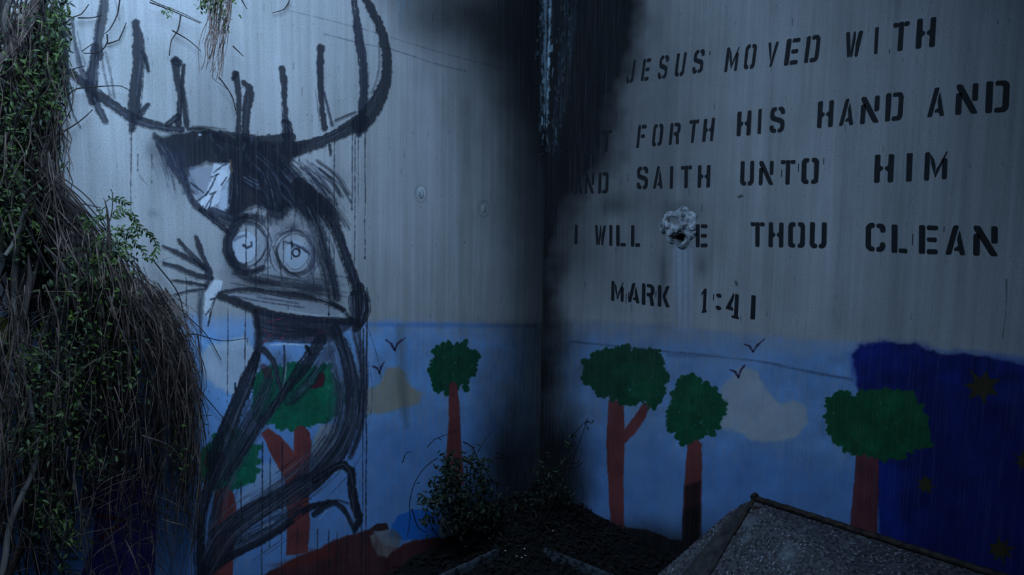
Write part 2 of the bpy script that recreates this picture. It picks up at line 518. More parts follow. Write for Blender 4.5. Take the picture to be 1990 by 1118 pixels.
RW.blob(1200, 1060, 260, 50, SOOT_SHADE, .9, 1, .2)
LW.blob(980, 1070, 90, 80, SOOT_SHADE, .95, 1.5, .2)
LW.blob(1060, -20, 210, 330, SOOT_SHADE, .75, 1, .25, (.02, .008))  # painted darkening of the upper corner, soot and shade in one
LW.blob(1055, 300, 110, 420, SOOT_SHADE, .55, 1, .25, (.02, .008))
LW.blob(880, 40, 120, 60, SOOT_SHADE, .4, 1, .5, (.03, .01))
# pale lime streak and flaked strip on the corner
LW.stroke([(1058, -20), (1060, 100), (1058, 250)], [12, 8, 3], (.60, .70, .75), .7, .5, 2, seed=2)
LW.stroke([(1052, -20), (1052, 200), (1056, 280)], [8, 6, 2], (.35, .42, .48), .4, .6, 2, seed=4)
RW.stroke([(1066, -20), (1064, 90), (1061, 260)], [14, 10, 3], (.64, .74, .78), .8, .45, 2, seed=3)
RW.stroke([(1108, -20), (1106, 60), (1092, 160), (1078, 290)], [26, 26, 22, 10], (.16, .20, .25), .6, .66, 2, seed=6, bristle=.3)
LW.stroke([(1049, 300), (1046, 560), (1044, 640), (1038, 830)], 1.6, (.30, .36, .45), .6, .35, 1)
for _ in range(150):
    y = random.uniform(-10, 290)
    k = 1 - y / 330
    dx = random.gauss(0, 6 * k + 2)
    cv, x = (LW, 1057 - abs(dx)) if random.random() < .5 else (RW, 1060 + abs(dx))
    cv.stroke([(x, y), (x + random.uniform(-2, 2), y + random.uniform(2, 16))], random.uniform(1, 5), random.choice(((.60, .70, .74), (.35, .42, .46), SOOT_SHADE, SOOT_SHADE)), random.uniform(.3, .85), .35, .9)
for _ in range(160):
    y = random.uniform(-10, 300)
    x = 1104 - y * .1 + random.gauss(0, 9)
    RW.stroke([(x, y), (x + random.uniform(-3, 3), y + random.uniform(1, 9))], random.uniform(1, 4.5), random.choice(((.20, .24, .28), (.14, .17, .21), (.34, .36, .38), SOOT_SHADE)), random.uniform(.2, .7), .3, .9)
for x, w, o in ((776, 4, .6), (786, 7, .4), (797, 3, .5), (781, 2, .6)):
    LW.stroke([(x, -10), (x, 20), (x - 1, random.uniform(35, 60))], [w, w * .7, 1], (.50, .60, .66), o, .3, 1.5)
for _ in range(90):
    x, y = random.uniform(860, 1040), random.uniform(20, 640)
    LW.stroke([(x, y), (x, y + random.uniform(0, 3))], random.uniform(1, 2), (.45, .50, .55), random.uniform(.2, .6), 0, .8)

# ---- lime run below the broken hole
RW.stroke([(1326, 478), (1330, 530), (1328, 640)], [36, 30, 24], (.52, .56, .60), .5, .35, 6, bristle=.3)
for x, w in ((1309, 3), (1331, 3), (1320, 8), (1343, 3)):
    RW.stroke([(x, 485), (x + 1, 560), (x, 640)], [w + 3, w + 2, 2], (.66, .70, .76), .38, .5, 3)
RW.blob(1365, 520, 16, 28, (.22, .20, .19), .5)
RW.blob(1290, 540, 12, 60, (.12, .14, .18), .45)
RW.blob(1322, 410, 50, 22, (.10, .12, .15), .4)

# ---- the stag-headed figure in black brush
S = LW.stroke
FIG = {}
HAIR = {'antler': .35, 'head': .8, 'face': 1.0, 'arm': 1.1, 'leg': 1.1, 'foot': .6, 'hand': .4, 'waist': .8}


def fs(part, pts, w, col=INK, op=.93, dry=.32, soft=1.2, bristle=.5):
    r = S(pts, w, col, op, dry, soft, None, bristle)
    q_ = spline(pts)
    W_ = np.interp(np.linspace(0, 1, len(q_)), np.linspace(0, 1, len(w)), w) if hasattr(w, '__len__') else np.full(len(q_), float(w))
    mw = float(W_.mean())
    if mw > 7:
        nh = int(mw * HAIR.get(part, .5))
        for _ in range(nh):
            a = random.randrange(0, max(1, len(q_) - 3))
            b = min(len(q_), a + random.randint(4, max(5, len(q_))))
            off = random.gauss(0, .36)
            dr = random.gauss(0, .12)
            hp = []
            for i in range(a, b):
                i0, i1 = max(0, i - 1), min(len(q_) - 1, i + 1)
                dx, dy = q_[i1][0] - q_[i0][0], q_[i1][1] - q_[i0][1]
                ln = math.hypot(dx, dy) + 1e-6
                o_ = (off + dr * (i - a) / max(1, b - a)) * W_[i]
                hp.append((q_[i][0] - dy / ln * o_, q_[i][1] + dx / ln * o_))
            if len(hp) < 2:
                continue
            hc_ = random.choice((INK, INK, INK2, INK2, GREY, (.42, .44, .48)) if abs(off) < .42 else (INK, INK2))
            hw = random.uniform(.8, 2.6) if mw > 12 else random.uniform(.7, 1.6)
            S(hp[::2] + [hp[-1]], [hw * .6, hw, hw * .5], hc_, random.uniform(.35, .85), .35, .8)
    if part not in FIG:
        FIG[part] = np.zeros((LW.H, LW.W), np.float32)
    if r is not None:
        FIG[part][r[0]] = np.maximum(FIG[part][r[0]], r[1])


# body tone washes first
LW.blob(540, 500, 120, 70, (.50, .54, .60), .35, 1.5, .2)
LW.fill([(440, 500), (470, 540), (560, 560), (650, 590), (655, 520), (620, 440), (600, 410), (560, 400), (640, 420), (690, 560), (650, 610), (430, 570)], GREY, .35, 10, 8, .04)
LW.fill([(625, 450), (645, 455), (672, 520), (690, 595), (675, 600), (655, 560), (640, 500)], (.62, .63, .62), .7, 3, 3)
# left antler
fs('antler', [(204, -15), (199, 30), (190, 80), (192, 110)], [20, 20, 18], op=.86)
fs('antler', [(185, 90), (182, 130), (176, 175), (180, 195)], [16, 20, 26, 20])
fs('antler', [(140, 40), (146, 85), (158, 135), (176, 165)], [6, 8, 10, 14], INK2, .75, .5)
fs('antler', [(122, 40), (120, 90), (126, 150), (131, 190)], [14, 22, 20, 8])
fs('antler', [(131, 185), (143, 225), (156, 247)], [6, 4, 2])
fs('antler', [(136, 140), (160, 160), (185, 180), (222, 206), (262, 232), (310, 246), (352, 252)], [14, 18, 20, 18, 20, 16, 12], dry=.4)
fs('antler', [(183, 190), (192, 212), (205, 236)], [16, 15, 12], op=.85)
fs('antler', [(196, 92), (202, 140), (214, 185)], 4, INK2, .6, .5)
fs('antler', [(205, 100), (216, 150), (222, 190)], 4, INK2, .6, .5)
S([(150, 60), (160, 110), (166, 125)], 3, INK2, .5, .5)
S([(224, 0), (232, 40)], 2, INK2, .5, .5)
# tines
fs('antler', [(264, 46), (268, 75), (268, 120), (262, 185), (256, 252)], [16, 24, 22, 26, 12], dry=.15)
fs('antler', [(277, 100), (283, 115), (288, 138)], [8, 10, 6])
fs('antler', [(270, 226), (287, 204)], [14, 9])
fs('antler', [(340, 118), (343, 150), (350, 190), (346, 240)], [18, 12, 12, 14], dry=.15)
fs('antler', [(357, 128), (354, 160), (358, 200), (362, 244)], [8, 8, 10, 12], dry=.2)
fs('antler', [(346, 122), (340, 120)], [16, 14], dry=.1)
fs('antler', [(326, 242), (345, 228)], [12, 14])
fs('antler', [(457, 145), (462, 170), (464, 210), (463, 262)], [14, 11, 9, 12], dry=.15)
fs('antler', [(473, 160), (485, 172), (479, 215), (477, 268)], [10, 20, 16, 14], dry=.15)
fs('antler', [(453, 152), (460, 142)], 9)
fs('antler', [(547, 134), (552, 160), (553, 200), (556, 266)], [13, 12, 10, 18], dry=.2)
fs('antler', [(549, 236), (560, 240), (562, 268)], [8, 16, 12], dry=.3)
fs('antler', [(623, 93), (622, 140), (624, 190), (630, 248)], [15, 14, 9, 14], dry=.2)
fs('antler', [(627, 172), (636, 205), (645, 243)], [5, 5, 6], INK2, .85, .4)
# right antler
fs('antler', [(686, -20), (694, 50), (703, 110), (707, 165), (704, 215), (697, 262)], [10, 14, 18, 17, 18, 12], INK2, .95, .35)
fs('antler', [(704, -12), (722, 20), (741, 60), (751, 108), (750, 150), (740, 182), (722, 215), (700, 242)], [14, 16, 19, 19, 20, 24, 34, 36], dry=.2)
fs('antler', [(736, 75), (737, 120), (732, 155), (722, 180)], 4, INK2, .6, .5)
fs('antler', [(700, 238), (672, 252), (640, 268), (600, 284), (560, 290)], [34, 24, 22, 24, 34], dry=.2)
fs('antler', [(652, 234), (690, 218)], 5, INK, .8, .4)
fs('antler', [(640, 282), (642, 300)], 6)
fs('antler', [(565, 268), (500, 278), (455, 270), (420, 262), (385, 250), (365, 250)], [20, 26, 30, 26, 14, 8], dry=.25)
# head mass
HEAD = [(300, 268), (340, 258), (395, 246), (450, 262), (520, 275), (600, 276), (580, 300), (562, 318), (585, 345), (620, 372), (650, 398), (648, 418), (605, 424), (560, 405), (540, 418), (500, 402), (470, 412), (450, 430), (440, 415), (447, 345), (440, 322), (400, 318), (372, 330), (352, 322), (332, 300)]
LW.fill(HEAD, INK, .97, 5, 7, .06, var=.1)
LW.blob(420, 290, 110, 26, INK, .5, 1, .5, (.06, .06))
LW.blob(480, 425, 45, 14, INK2, .6, 1, .5, (.06, .06))
LW.blob(600, 410, 40, 22, INK2, .7, 1, .5, (.06, .06))
for p in (([(310, 280), (335, 320), (352, 350)], 14), ([(335, 290), (360, 335), (378, 370)], 14), ([(300, 262), (330, 290), (345, 330)], 10), ([(455, 320), (500, 350), (560, 380)], 44),
          ([(450, 300), (460, 360), (452, 420)], 26), ([(520, 300), (560, 340), (600, 390)], 26), ([(480, 300), (520, 330), (540, 400)], 50)):
    fs('head', p[0], p[1], INK, .85, .42)
LW.blob(330, 330, 44, 60, GREY, .45, 1, .6, (.05, .03))
LW.blob(500, 428, 70, 12, INK2, .55, 1, .6, (.06, .06))
LW.blob(640, 350, 40, 40, GREY, .3, 1, .6, (.05, .05))
for _ in range(70):
    x, y = random.uniform(545, 625), random.uniform(310, 385)
    l = random.uniform(25, 75)
    S([(x, y), (x + l * .55, y + l * .42), (x + l * .9, y + l * .95)], random.uniform(1, 4), random.choice((INK, INK, INK2)), random.uniform(.3, .85), .35)
for _ in range(60):
    x, y = random.uniform(445, 600), random.uniform(385, 425)
    S([(x, y), (x + random.uniform(-6, 6), y + random.uniform(8, 26))], random.uniform(1, 4), random.choice((INK, INK2)), random.uniform(.3, .8), .35)
for _ in range(26):
    x, y = random.uniform(290, 350), random.uniform(262, 320)
    a = random.uniform(.35, .7)
    l = random.uniform(30, 80)
    S([(x, y), (x + l * a * .5, y + l * .5), (x + l * a * .8, y + l)], random.uniform(1, 3), INK2, random.uniform(.3, .7), .4)
for _ in range(40):
    x, y = random.uniform(440, 640), random.uniform(300, 400)
    l = random.uniform(20, 60)
    S([(x, y), (x + l * .5, y + l * .5), (x + l * .8, y + l)], random.uniform(1, 4), random.choice((INK, INK2, GREY)), random.uniform(.3, .8), .4)
for _ in range(22):
    x, y = random.uniform(380, 520), random.uniform(255, 310)
    S([(x, y), (x + random.uniform(-8, 8), y + random.uniform(4, 14))], random.uniform(1, 4), random.choice((GREY, (.26, .27, .3))), .45, .4)
S([(385, 256), (410, 248), (440, 256), (455, 268)], 4, (.30, .32, .28), .6, .3)
S([(387, 262), (389, 262)], 5, PALE, .8, 0)
LW.blob(300, 290, 25, 30, INK2, .5, 1, .5)
# snout: pale window with scribbles
LW.fill([(372, 325), (442, 322), (444, 400), (430, 420), (400, 410), (380, 385), (362, 350)], (.50, .52, .56), .75, 3, 4)
SN = [(415, 318), (447, 318), (446, 345), (432, 365), (428, 392), (408, 408), (394, 408), (386, 396), (402, 372), (410, 345)]
LW.fill(SN, PALE, .85, 1.5, 3, tex=.2)
LW.fill([(425, 385), (444, 350), (442, 405), (425, 415)], (.68, .72, .76), .8, 2, 3)
for p in ([(415, 336), (432, 322), (442, 318)], [(400, 380), (412, 360), (420, 340)], [(408, 378), (420, 372), (414, 378), (396, 408)], [(395, 400), (386, 410)], [(413, 380), (404, 412)],
          [(382, 392), (398, 380), (405, 372)], [(370, 355), (395, 374)], [(410, 345), (425, 338)], [(440, 345), (430, 360)]):
    S(p, 2.2, INK, .85, .15)
S([(447, 312), (450, 334)], 5, (.45, .35, .25), .6, .3)
fs('head', [(355, 345), (370, 385), (392, 410), (430, 428), (452, 440)], [12, 14, 12, 12, 12], INK2, .85, .4)
fs('head', [(345, 300), (358, 350), (375, 395)], [10, 12, 8], INK2, .7, .45)
fs('head', [(390, 408), (415, 428), (440, 448), (448, 456)], [8, 12, 12, 6])
fs('head', [(410, 408), (450, 425)], 14, INK2, .8, .4)
# brow, cheeks, eyes
fs('face', [(455, 425), (475, 418), (500, 420)], [8, 10, 6], INK2, .7, .4)
fs('face', [(478, 420), (455, 440), (442, 470), (446, 500), (462, 520), (490, 528), (512, 520)], [10, 16, 20, 20, 18, 14, 6], INK, .9, .3)
fs('face', [(462, 445), (452, 475), (458, 505), (476, 516)], 7, INK2, .8, .3)
S([(500, 440), (518, 462), (520, 480), (508, 502), (495, 515)], [3, 5, 4, 3], INK2, .8, .3)
S([(470, 430), (498, 436), (512, 450)], 6, INK2, .5, .5)
S([(508, 420), (520, 450), (528, 470)], 3, INK2, .6, .4)
S([(455, 530), (500, 548), (540, 552)], 10, GREY, .6, .4)
fs('face', [(545, 455), (570, 447), (595, 460), (610, 490), (606, 515), (590, 530), (565, 532), (545, 518), (536, 490)], [5, 8, 6, 5, 5, 7, 5, 5, 4], INK2, .7, .35)
S([(536, 480), (542, 505), (560, 528), (585, 540)], [4, 5, 5, 3], INK, .8, .3)
S([(600, 470), (604, 505), (594, 530)], 8, (.52, .55, .60), .5, .3)
for _ in range(70):
    cx_, cy_, rx_, ry_ = random.choice(((480, 478, 38, 42), (480, 478, 42, 46), (572, 494, 36, 40), (572, 492, 44, 46)))
    k = random.uniform(.9, 1.18)
    a0, a1 = random.uniform(0, 6.28), random.uniform(.7, 2.2)
    S([(cx_ + rx_ * k * math.cos(a0 + a1 * i / 5), cy_ + ry_ * k * math.sin(a0 + a1 * i / 5)) for i in range(6)], random.uniform(.8, 2.4), random.choice((INK, INK2, GREY)), random.uniform(.2, .55), .35, .8)
for _ in range(90):
    x, y = random.uniform(445, 640), random.uniform(532, 572)
    l = random.uniform(20, 80)
    S([(x, y), (x + l * .5, y + l * .05), (x + l, y + l * .16)], random.uniform(.8, 3), random.choice((INK, INK2, GREY)), random.uniform(.15, .5), .4, .9)
for _ in range(50):
    x, y = random.uniform(590, 640), random.uniform(410, 500)
    l = random.uniform(20, 70)
    S([(x, y), (x + l * .22, y + l * .5), (x + l * .36, y + l)], random.uniform(.8, 3), random.choice((INK, INK2, GREY)), random.uniform(.2, .55), .4, .9)
LW.blob(448, 480, 16, 46, INK2, .5, 1, .4, (.05, .05))
LW.blob(480, 530, 40, 10, INK2, .5, 1, .4, (.05, .05))
LW.blob(618, 560, 34, 26, INK2, .5, 1, .4, (.05, .05))
LW.blob(536, 452, 14, 26, GREY, .3)
S([(446, 498), (462, 528), (500, 546), (560, 552), (620, 562)], [14, 18, 16, 14, 20], INK, .62, .42, 4)
S([(606, 425), (622, 470), (634, 520), (646, 575)], [26, 24, 26, 22], INK, .6, .42, 5)
S([(600, 440), (612, 500), (600, 540)], [10, 12, 10], GREY, .5, .4, 4)
E1 = ell(476, 480, 25, 31, 22, .06)
LW.fill(E1, (.66, .69, .73), .9, 1.5, 2)
E2 = ell(575, 495, 23, 28, 22, .05)
LW.fill(E2, (.62, .66, .70), .9, 1.5, 2)
S([(473, 477), (480, 482), (489, 478), (488, 471)], [5, 3, 4, 3], INK2, .85, .3)
S([(474, 458), (460, 462), (455, 468)], 5, GREY, .6, .4)
o = ell(575, 491, 7, 8, 12, .02)
S(o + [o[0]], 3.5, INK, .9, .1)
S([(568, 478), (590, 482), (600, 494)], 4, INK2, .6, .3)
S([(552, 470), (575, 476), (596, 490)], [4, 3, 3], INK2, .7, .3)
S([(566, 470), (568, 480)], 3, INK, .8)
S([(520, 490), (510, 530)], 3, INK2, .5, .4)
S([(530, 480), (545, 520), (548, 545)], [2, 4, 3], INK, .7, .3)
S([(500, 530), (525, 520)], 3, INK2, .6, .4)
LW.blob(600, 560, 45, 22, INK2, .65, 1, .5)
LW.blob(510, 548, 50, 12, INK, .6, 1, .5)
LW.blob(605, 420, 34, 20, INK, .7, 1, .5)
LW.blob(570, 440, 30, 10, INK2, .5)
LW.blob(545, 420, 18, 14, INK2, .6)
# right shoulder and upper arm
fs('arm', [(580, 360), (620, 392), (648, 430), (662, 470), (680, 520), (694, 565), (700, 600)], [30, 26, 24, 18, 18, 20, 26], INK, .92, .3)
fs('arm', [(600, 400), (618, 440), (632, 490), (645, 530), (655, 580)], [20, 16, 14, 12, 12], INK, .8, .42)
S([(640, 420), (664, 462), (686, 520)], 3, INK2, .7, .4)
fs('arm', [(698, 555), (706, 585), (702, 620), (690, 640)], [14, 22, 24, 12], INK, .95, .15)
fs('arm', [(690, 575), (692, 630)], 22, INK, .93, .15)
S([(628, 520), (640, 580), (652, 600)], 5, INK2, .7, .4)
# forearm
LW.fill([(440, 570), (520, 574), (600, 588), (660, 604), (676, 612), (640, 616), (560, 606), (480, 592)], (.55, .57, .60), .65, 2, 3, tex=.2)
fs('arm', [(425, 568), (480, 562), (540, 570), (600, 578), (650, 592), (668, 604)], [6, 9, 8, 12, 8, 8], INK, .88, .4)
fs('arm', [(424, 574), (462, 588), (500, 604), (560, 616), (620, 622), (690, 626)], [14, 18, 14, 12, 12, 16], INK, .93, .25)
S([(450, 575), (520, 588), (590, 598)], 3, INK2, .6, .45)
S([(500, 578), (580, 590)], 4, INK2, .5, .5)
S([(560, 604), (610, 612), (670, 618)], 3, PALE, .4, .5)
fs('arm', [(640, 590), (668, 602), (680, 618)], [6, 8, 6], INK, .85, .3)
S([(656, 616), (672, 606)], 3, PALE, .5, .3)
# hand
for p, w in (([(316, 478), (345, 492), (375, 508), (408, 530)], [5, 11, 10, 9]), ([(347, 467), (362, 485), (385, 508), (406, 527)], [7, 10, 10, 9]),
             ([(380, 460), (387, 480), (396, 505), (406, 525)], [7, 12, 9, 9]), ([(318, 512), (350, 522), (380, 535), (410, 540)], [6, 11, 11, 10]),
             ([(334, 545), (365, 549), (402, 556)], [4, 7, 7]), ([(338, 573), (365, 566), (398, 562)], [4, 6, 5])):
    fs('hand', p, w, INK, .9, .3)
fs('hand', [(404, 524), (407, 545), (400, 558)], [14, 16, 12], INK2, .85, .4)
fs('hand', [(390, 565), (388, 610), (390, 645)], [12, 9, 5], (.22, .24, .28), .75, .4)
S([(390, 645), (388, 700), (386, 740)], 2, INK2, .6, .3)
S([(386, 740), (390, 800), (382, 830)], 1.6, INK2, .5, .3)
WR = [(414, 543), (434, 545), (430, 562), (420, 575), (410, 592), (404, 625), (396, 600), (400, 570), (406, 552)]
LW.fill(WR, PALE, .85, 1.3, 2.5, tex=.2)
for p in ([(409, 582), (418, 580), (412, 600), (404, 634)], [(400, 612), (408, 600)], [(404, 634), (410, 606)]):
    S(p, 2.5, INK, .85, .1)
# waist
WAIST = [(488, 602), (560, 615), (690, 630), (668, 645), (640, 668), (560, 665), (512, 664), (498, 640)]
LW.fill(WAIST, (.13, .14, .20), .85, 3, 4, .08, tex=.15)
for p in ([(500, 620), (560, 640), (640, 650)], [(505, 650), (570, 655), (630, 640)], [(520, 612), (600, 640)]):
    fs('waist', p, 10, INK2, .6, .5)
for p in ([(508, 672), (520, 655), (538, 640), (530, 630)], [(545, 662), (552, 650), (561, 640), (556, 634)], [(600, 628), (618, 640), (634, 645)], [(598, 662), (615, 650), (632, 644)],
          [(520, 625), (545, 620)], [(648, 640), (655, 660)], [(512, 640), (530, 655)]):
    S(p, 2.5, (.55, .20, .28), .75, .35)
# collar
S([(525, 671), (560, 669), (598, 672)], 2.6, PALE, .85, .2)
S([(525, 692), (535, 712), (546, 745), (548, 765)], [2, 3, 2], PALE, .8, .3)
S([(556, 705), (552, 745), (547, 760)], 3, PALE, .7, .3)
S([(598, 675), (590, 700), (575, 720), (562, 735)], 2.5, PALE, .45, .5)
S([(552, 672), (553, 700), (550, 740)], 4, INK2, .85, .3)
fs('waist', [(512, 680), (530, 700), (540, 735), (548, 765)], [12, 10, 8, 6], INK, .85, .3)
fs('waist', [(596, 674), (602, 688)], 8)
# legs and coat
fs('leg', [(496, 605), (500, 640), (502, 675), (490, 720)], [10, 12, 16, 18], INK, .9, .3)
fs('leg', [(498, 690), (478, 745), (455, 800), (432, 855), (412, 900)], [16, 30, 30, 34, 30], INK, .88, .35)
fs('leg', [(520, 740), (500, 790), (470, 850), (440, 905), (415, 945)], [16, 26, 28, 28, 20], INK2, .62, .48)
fs('leg', [(625, 660), (590, 710), (550, 765), (510, 820), (480, 870), (440, 930)], [22, 26, 16, 12, 12, 10], INK, .85, .38)
fs('leg', [(640, 680), (600, 740), (560, 780)], [20, 24, 20], INK2, .5, .5)
fs('leg', [(425, 890), (405, 950), (392, 1000), (388, 1060), (394, 1125)], [26, 22, 16, 14, 22], INK, .9, .35)
fs('leg', [(455, 930), (425, 980), (410, 1050), (405, 1110)], [14, 14, 16, 20], GREY, .45, .5)
fs('leg', [(650, 640), (672, 690), (684, 750), (684, 810), (664, 870), (630, 920), (590, 955)], [20, 26, 32, 30, 28, 26, 26], INK, .82, .45)
fs('leg', [(690, 640), (703, 700), (706, 760), (700, 830), (680, 890)], [14, 16, 16, 12, 8], INK2, .65, .52)
fs('leg', [(640, 690), (660, 760), (650, 840), (610, 900), (570, 950)], [16, 18, 18, 20, 20], GREY, .5, .52)
fs('leg', [(660, 650), (678, 720), (672, 830), (620, 910), (540, 975), (450, 1040)], [8, 10, 10, 14, 12, 8], INK, .7, .5)
fs('leg', [(640, 905), (590, 945), (530, 975), (470, 1005), (415, 1040)], [20, 40, 36, 30, 20], INK2, .72, .5)
fs('leg', [(600, 925), (540, 960), (480, 985), (455, 1005)], [8, 10, 8, 5], INK, .75, .45)
fs('leg', [(640, 975), (595, 990), (555, 1020), (510, 1050), (450, 1080), (400, 1110)], [10, 12, 14, 12, 14, 18], INK, .92, .25)
fs('leg', [(580, 990), (520, 1030), (440, 1075)], [22, 26, 26], INK2, .5, .5)
fs('leg', [(470, 1020), (430, 1060), (400, 1110)], [30, 34, 36], INK2, .55, .5)
S([(510, 1025), (530, 1015)], 5, PALE, .5, .3)
S([(572, 1010), (586, 1000)], 6, (.5, .2, .2), .6, .3)
def sweep(path, spread, n, wr=(1, 3), ops=(.2, .6), cols=(INK, INK2, GREY), part=None):
    q_ = spline(path)
    for _ in range(n):
        a = random.randrange(0, max(1, len(q_) - 4))
        b = min(len(q_), a + random.randint(4, 14))
        o_ = random.gauss(0, spread * .5)
        hp = []
        for i in range(a, b):
            i0, i1 = max(0, i - 1), min(len(q_) - 1, i + 1)
            dx, dy = q_[i1][0] - q_[i0][0], q_[i1][1] - q_[i0][1]
            ln = math.hypot(dx, dy) + 1e-6
            hp.append((q_[i][0] - dy / ln * o_, q_[i][1] + dx / ln * o_))
        w_ = random.uniform(*wr)
        S(hp[::2] + [hp[-1]], [w_ * .5, w_, w_ * .5], random.choice(cols), random.uniform(*ops), .4, .9)


S([(650, 660), (672, 740), (660, 830), (610, 910), (530, 980), (430, 1060)], [40, 56, 66, 60, 46, 34], (.20, .21, .27), .3, .5, 8)
S([(545, 700), (510, 780), (470, 850), (430, 930), (410, 1000)], [40, 56, 44, 34, 24], (.17, .18, .23), .3, .5, 8)
sweep([(655, 640), (682, 740), (672, 830), (620, 910), (540, 975), (450, 1040)], 40, 130, cols=(INK, INK2, GREY, (.40, .42, .46)))
sweep([(560, 690), (520, 780), (475, 860), (430, 940), (405, 1040)], 26, 70)
sweep([(620, 905), (560, 950), (500, 990), (440, 1040), (405, 1100)], 30, 60, cols=(INK, INK2, GREY, (.42, .44, .48)))
sweep([(500, 630), (560, 640), (660, 640)], 20, 60, cols=(INK, INK2))
sweep([(690, 640), (705, 720), (700, 800)], 12, 26)
# foot
fs('foot', [(610, 935), (640, 915), (668, 903), (682, 915), (683, 945), (690, 985), (698, 1010), (688, 1034)], [12, 14, 14, 16, 16, 16, 18, 8], INK, .94, .2)
fs('foot', [(610, 1000), (630, 985), (648, 976), (664, 985), (680, 1012), (688, 1028)], [12, 12, 10, 8, 8, 8], INK, .85, .3)
fs('foot', [(632, 985), (655, 972), (675, 978)], 4, INK2, .7, .3)
for p in ([(648, 920), (665, 912)], [(620, 1010), (635, 992)]):
    S(p, 2, PALE, .4, .3)
# drips
for x, y0, y1, w in ((255, 250, 418, 2.8), (650, 272, 592, 2), (685, 250, 405, 2.2), (690, 250, 560, 2.2), (697, 255, 400, 1.6), (710, 240, 500, 2.4), (556, 268, 306, 2), (561, 268, 320, 2),
                     (582, 290, 310, 2), (478, 440, 512, 2.4), (498, 418, 556, 3), (521, 415, 545, 3), (551, 470, 512, 2.4), (640, 460, 610, 1.8), (362, 540, 720, 1.8), (477, 596, 745, 2),
                     (443, 600, 770, 1.5), (713, 560, 1118, 3), (706, 640, 1000, 2), (700, 640, 720, 2), (457, 745, 805, 2.6), (510, 860, 1118, 2.6), (468, 940, 1050, 2.4), (548, 860, 1118, 2.2),
                     (525, 890, 1060, 1.8), (470, 1000, 1010, 5), (617, 1030, 1118, 1.6), (639, 1030, 1100, 1.6), (655, 1035, 1118, 1.8), (674, 1040, 1118, 1.8), (702, 1010, 1118, 2), (610, 470, 560, 1.5),
                     (268, 300, 330, 1.5), (295, 300, 352, 1.5), (578, 1020, 1118, 1.5), (430, 950, 1100, 1.5), (535, 300, 320, 2), (566, 440, 500, 1.5)):
    LW.drip(x, y0, y1, w)
for _ in range(30):
    x, y = random.uniform(380, 720), random.uniform(560, 1100)
    S([(x, y), (x, y + random.uniform(1, 8))], random.uniform(1, 2.4), INK2, .6, 0)
S([(335, 500), (320, 505), (300, 512)], 3, GREY, .4, .5)
S([(270, 340), (286, 360)], 2, INK2, .5, .3)
LW.blob(300, 415, 14, 9, GREY, .35, 1, .5)

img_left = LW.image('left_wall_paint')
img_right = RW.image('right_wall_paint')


# ---------------------------------------------------------------- materials
def mat(name):
    m = bpy.data.materials.new(name)
    m.use_nodes = True
    nt = m.node_tree
    for n in list(nt.nodes):
        nt.nodes.remove(n)
    out = nt.nodes.new('ShaderNodeOutputMaterial')
    b = nt.nodes.new('ShaderNodeBsdfPrincipled')
    nt.links.new(b.outputs[0], out.inputs[0])
    return m, nt, b


def nd(nt, t, **k):
    n = nt.nodes.new(t)
    for a, v in k.items():
        setattr(n, a, v)
    return n


def s2l(c):
    return tuple(((x / 12.92) if x <= .04045 else ((x + .055) / 1.055) ** 2.4) for x in c) + (1,)


def node_noise(nt, vec, scale, sc3=(1, 1, 1), detail=4, rough=.55):
    mp = nd(nt, 'ShaderNodeMapping')
    mp.inputs['Scale'].default_value = sc3
    nt.links.new(vec, mp.inputs[0])
    n = nd(nt, 'ShaderNodeTexNoise')
    n.inputs['Scale'].default_value = scale
    n.inputs['Detail'].default_value = detail
    n.inputs['Roughness'].default_value = rough
    nt.links.new(mp.outputs[0], n.inputs['Vector'])
    return n.outputs['Fac']


def ramp(nt, fac, stops):
    r = nd(nt, 'ShaderNodeValToRGB')
    els = r.color_ramp.elements
    while len(els) < len(stops):
        els.new(.5)
    for e, (p, c) in zip(els, stops):
        e.position = p
        e.color = c
    nt.links.new(fac, r.inputs[0])
    return r.outputs[0]


def mixc(nt, fac, a, b, mode='MIX'):
    m = nd(nt, 'ShaderNodeMix', data_type='RGBA', blend_type=mode)
    for i, v in ((0, fac), (6, a), (7, b)):
        if isinstance(v, (int, float)):
            m.inputs[i].default_value = v
        elif isinstance(v, tuple):
            m.inputs[i].default_value = v
        else:
            nt.links.new(v, m.inputs[i])
    return m.outputs[2]


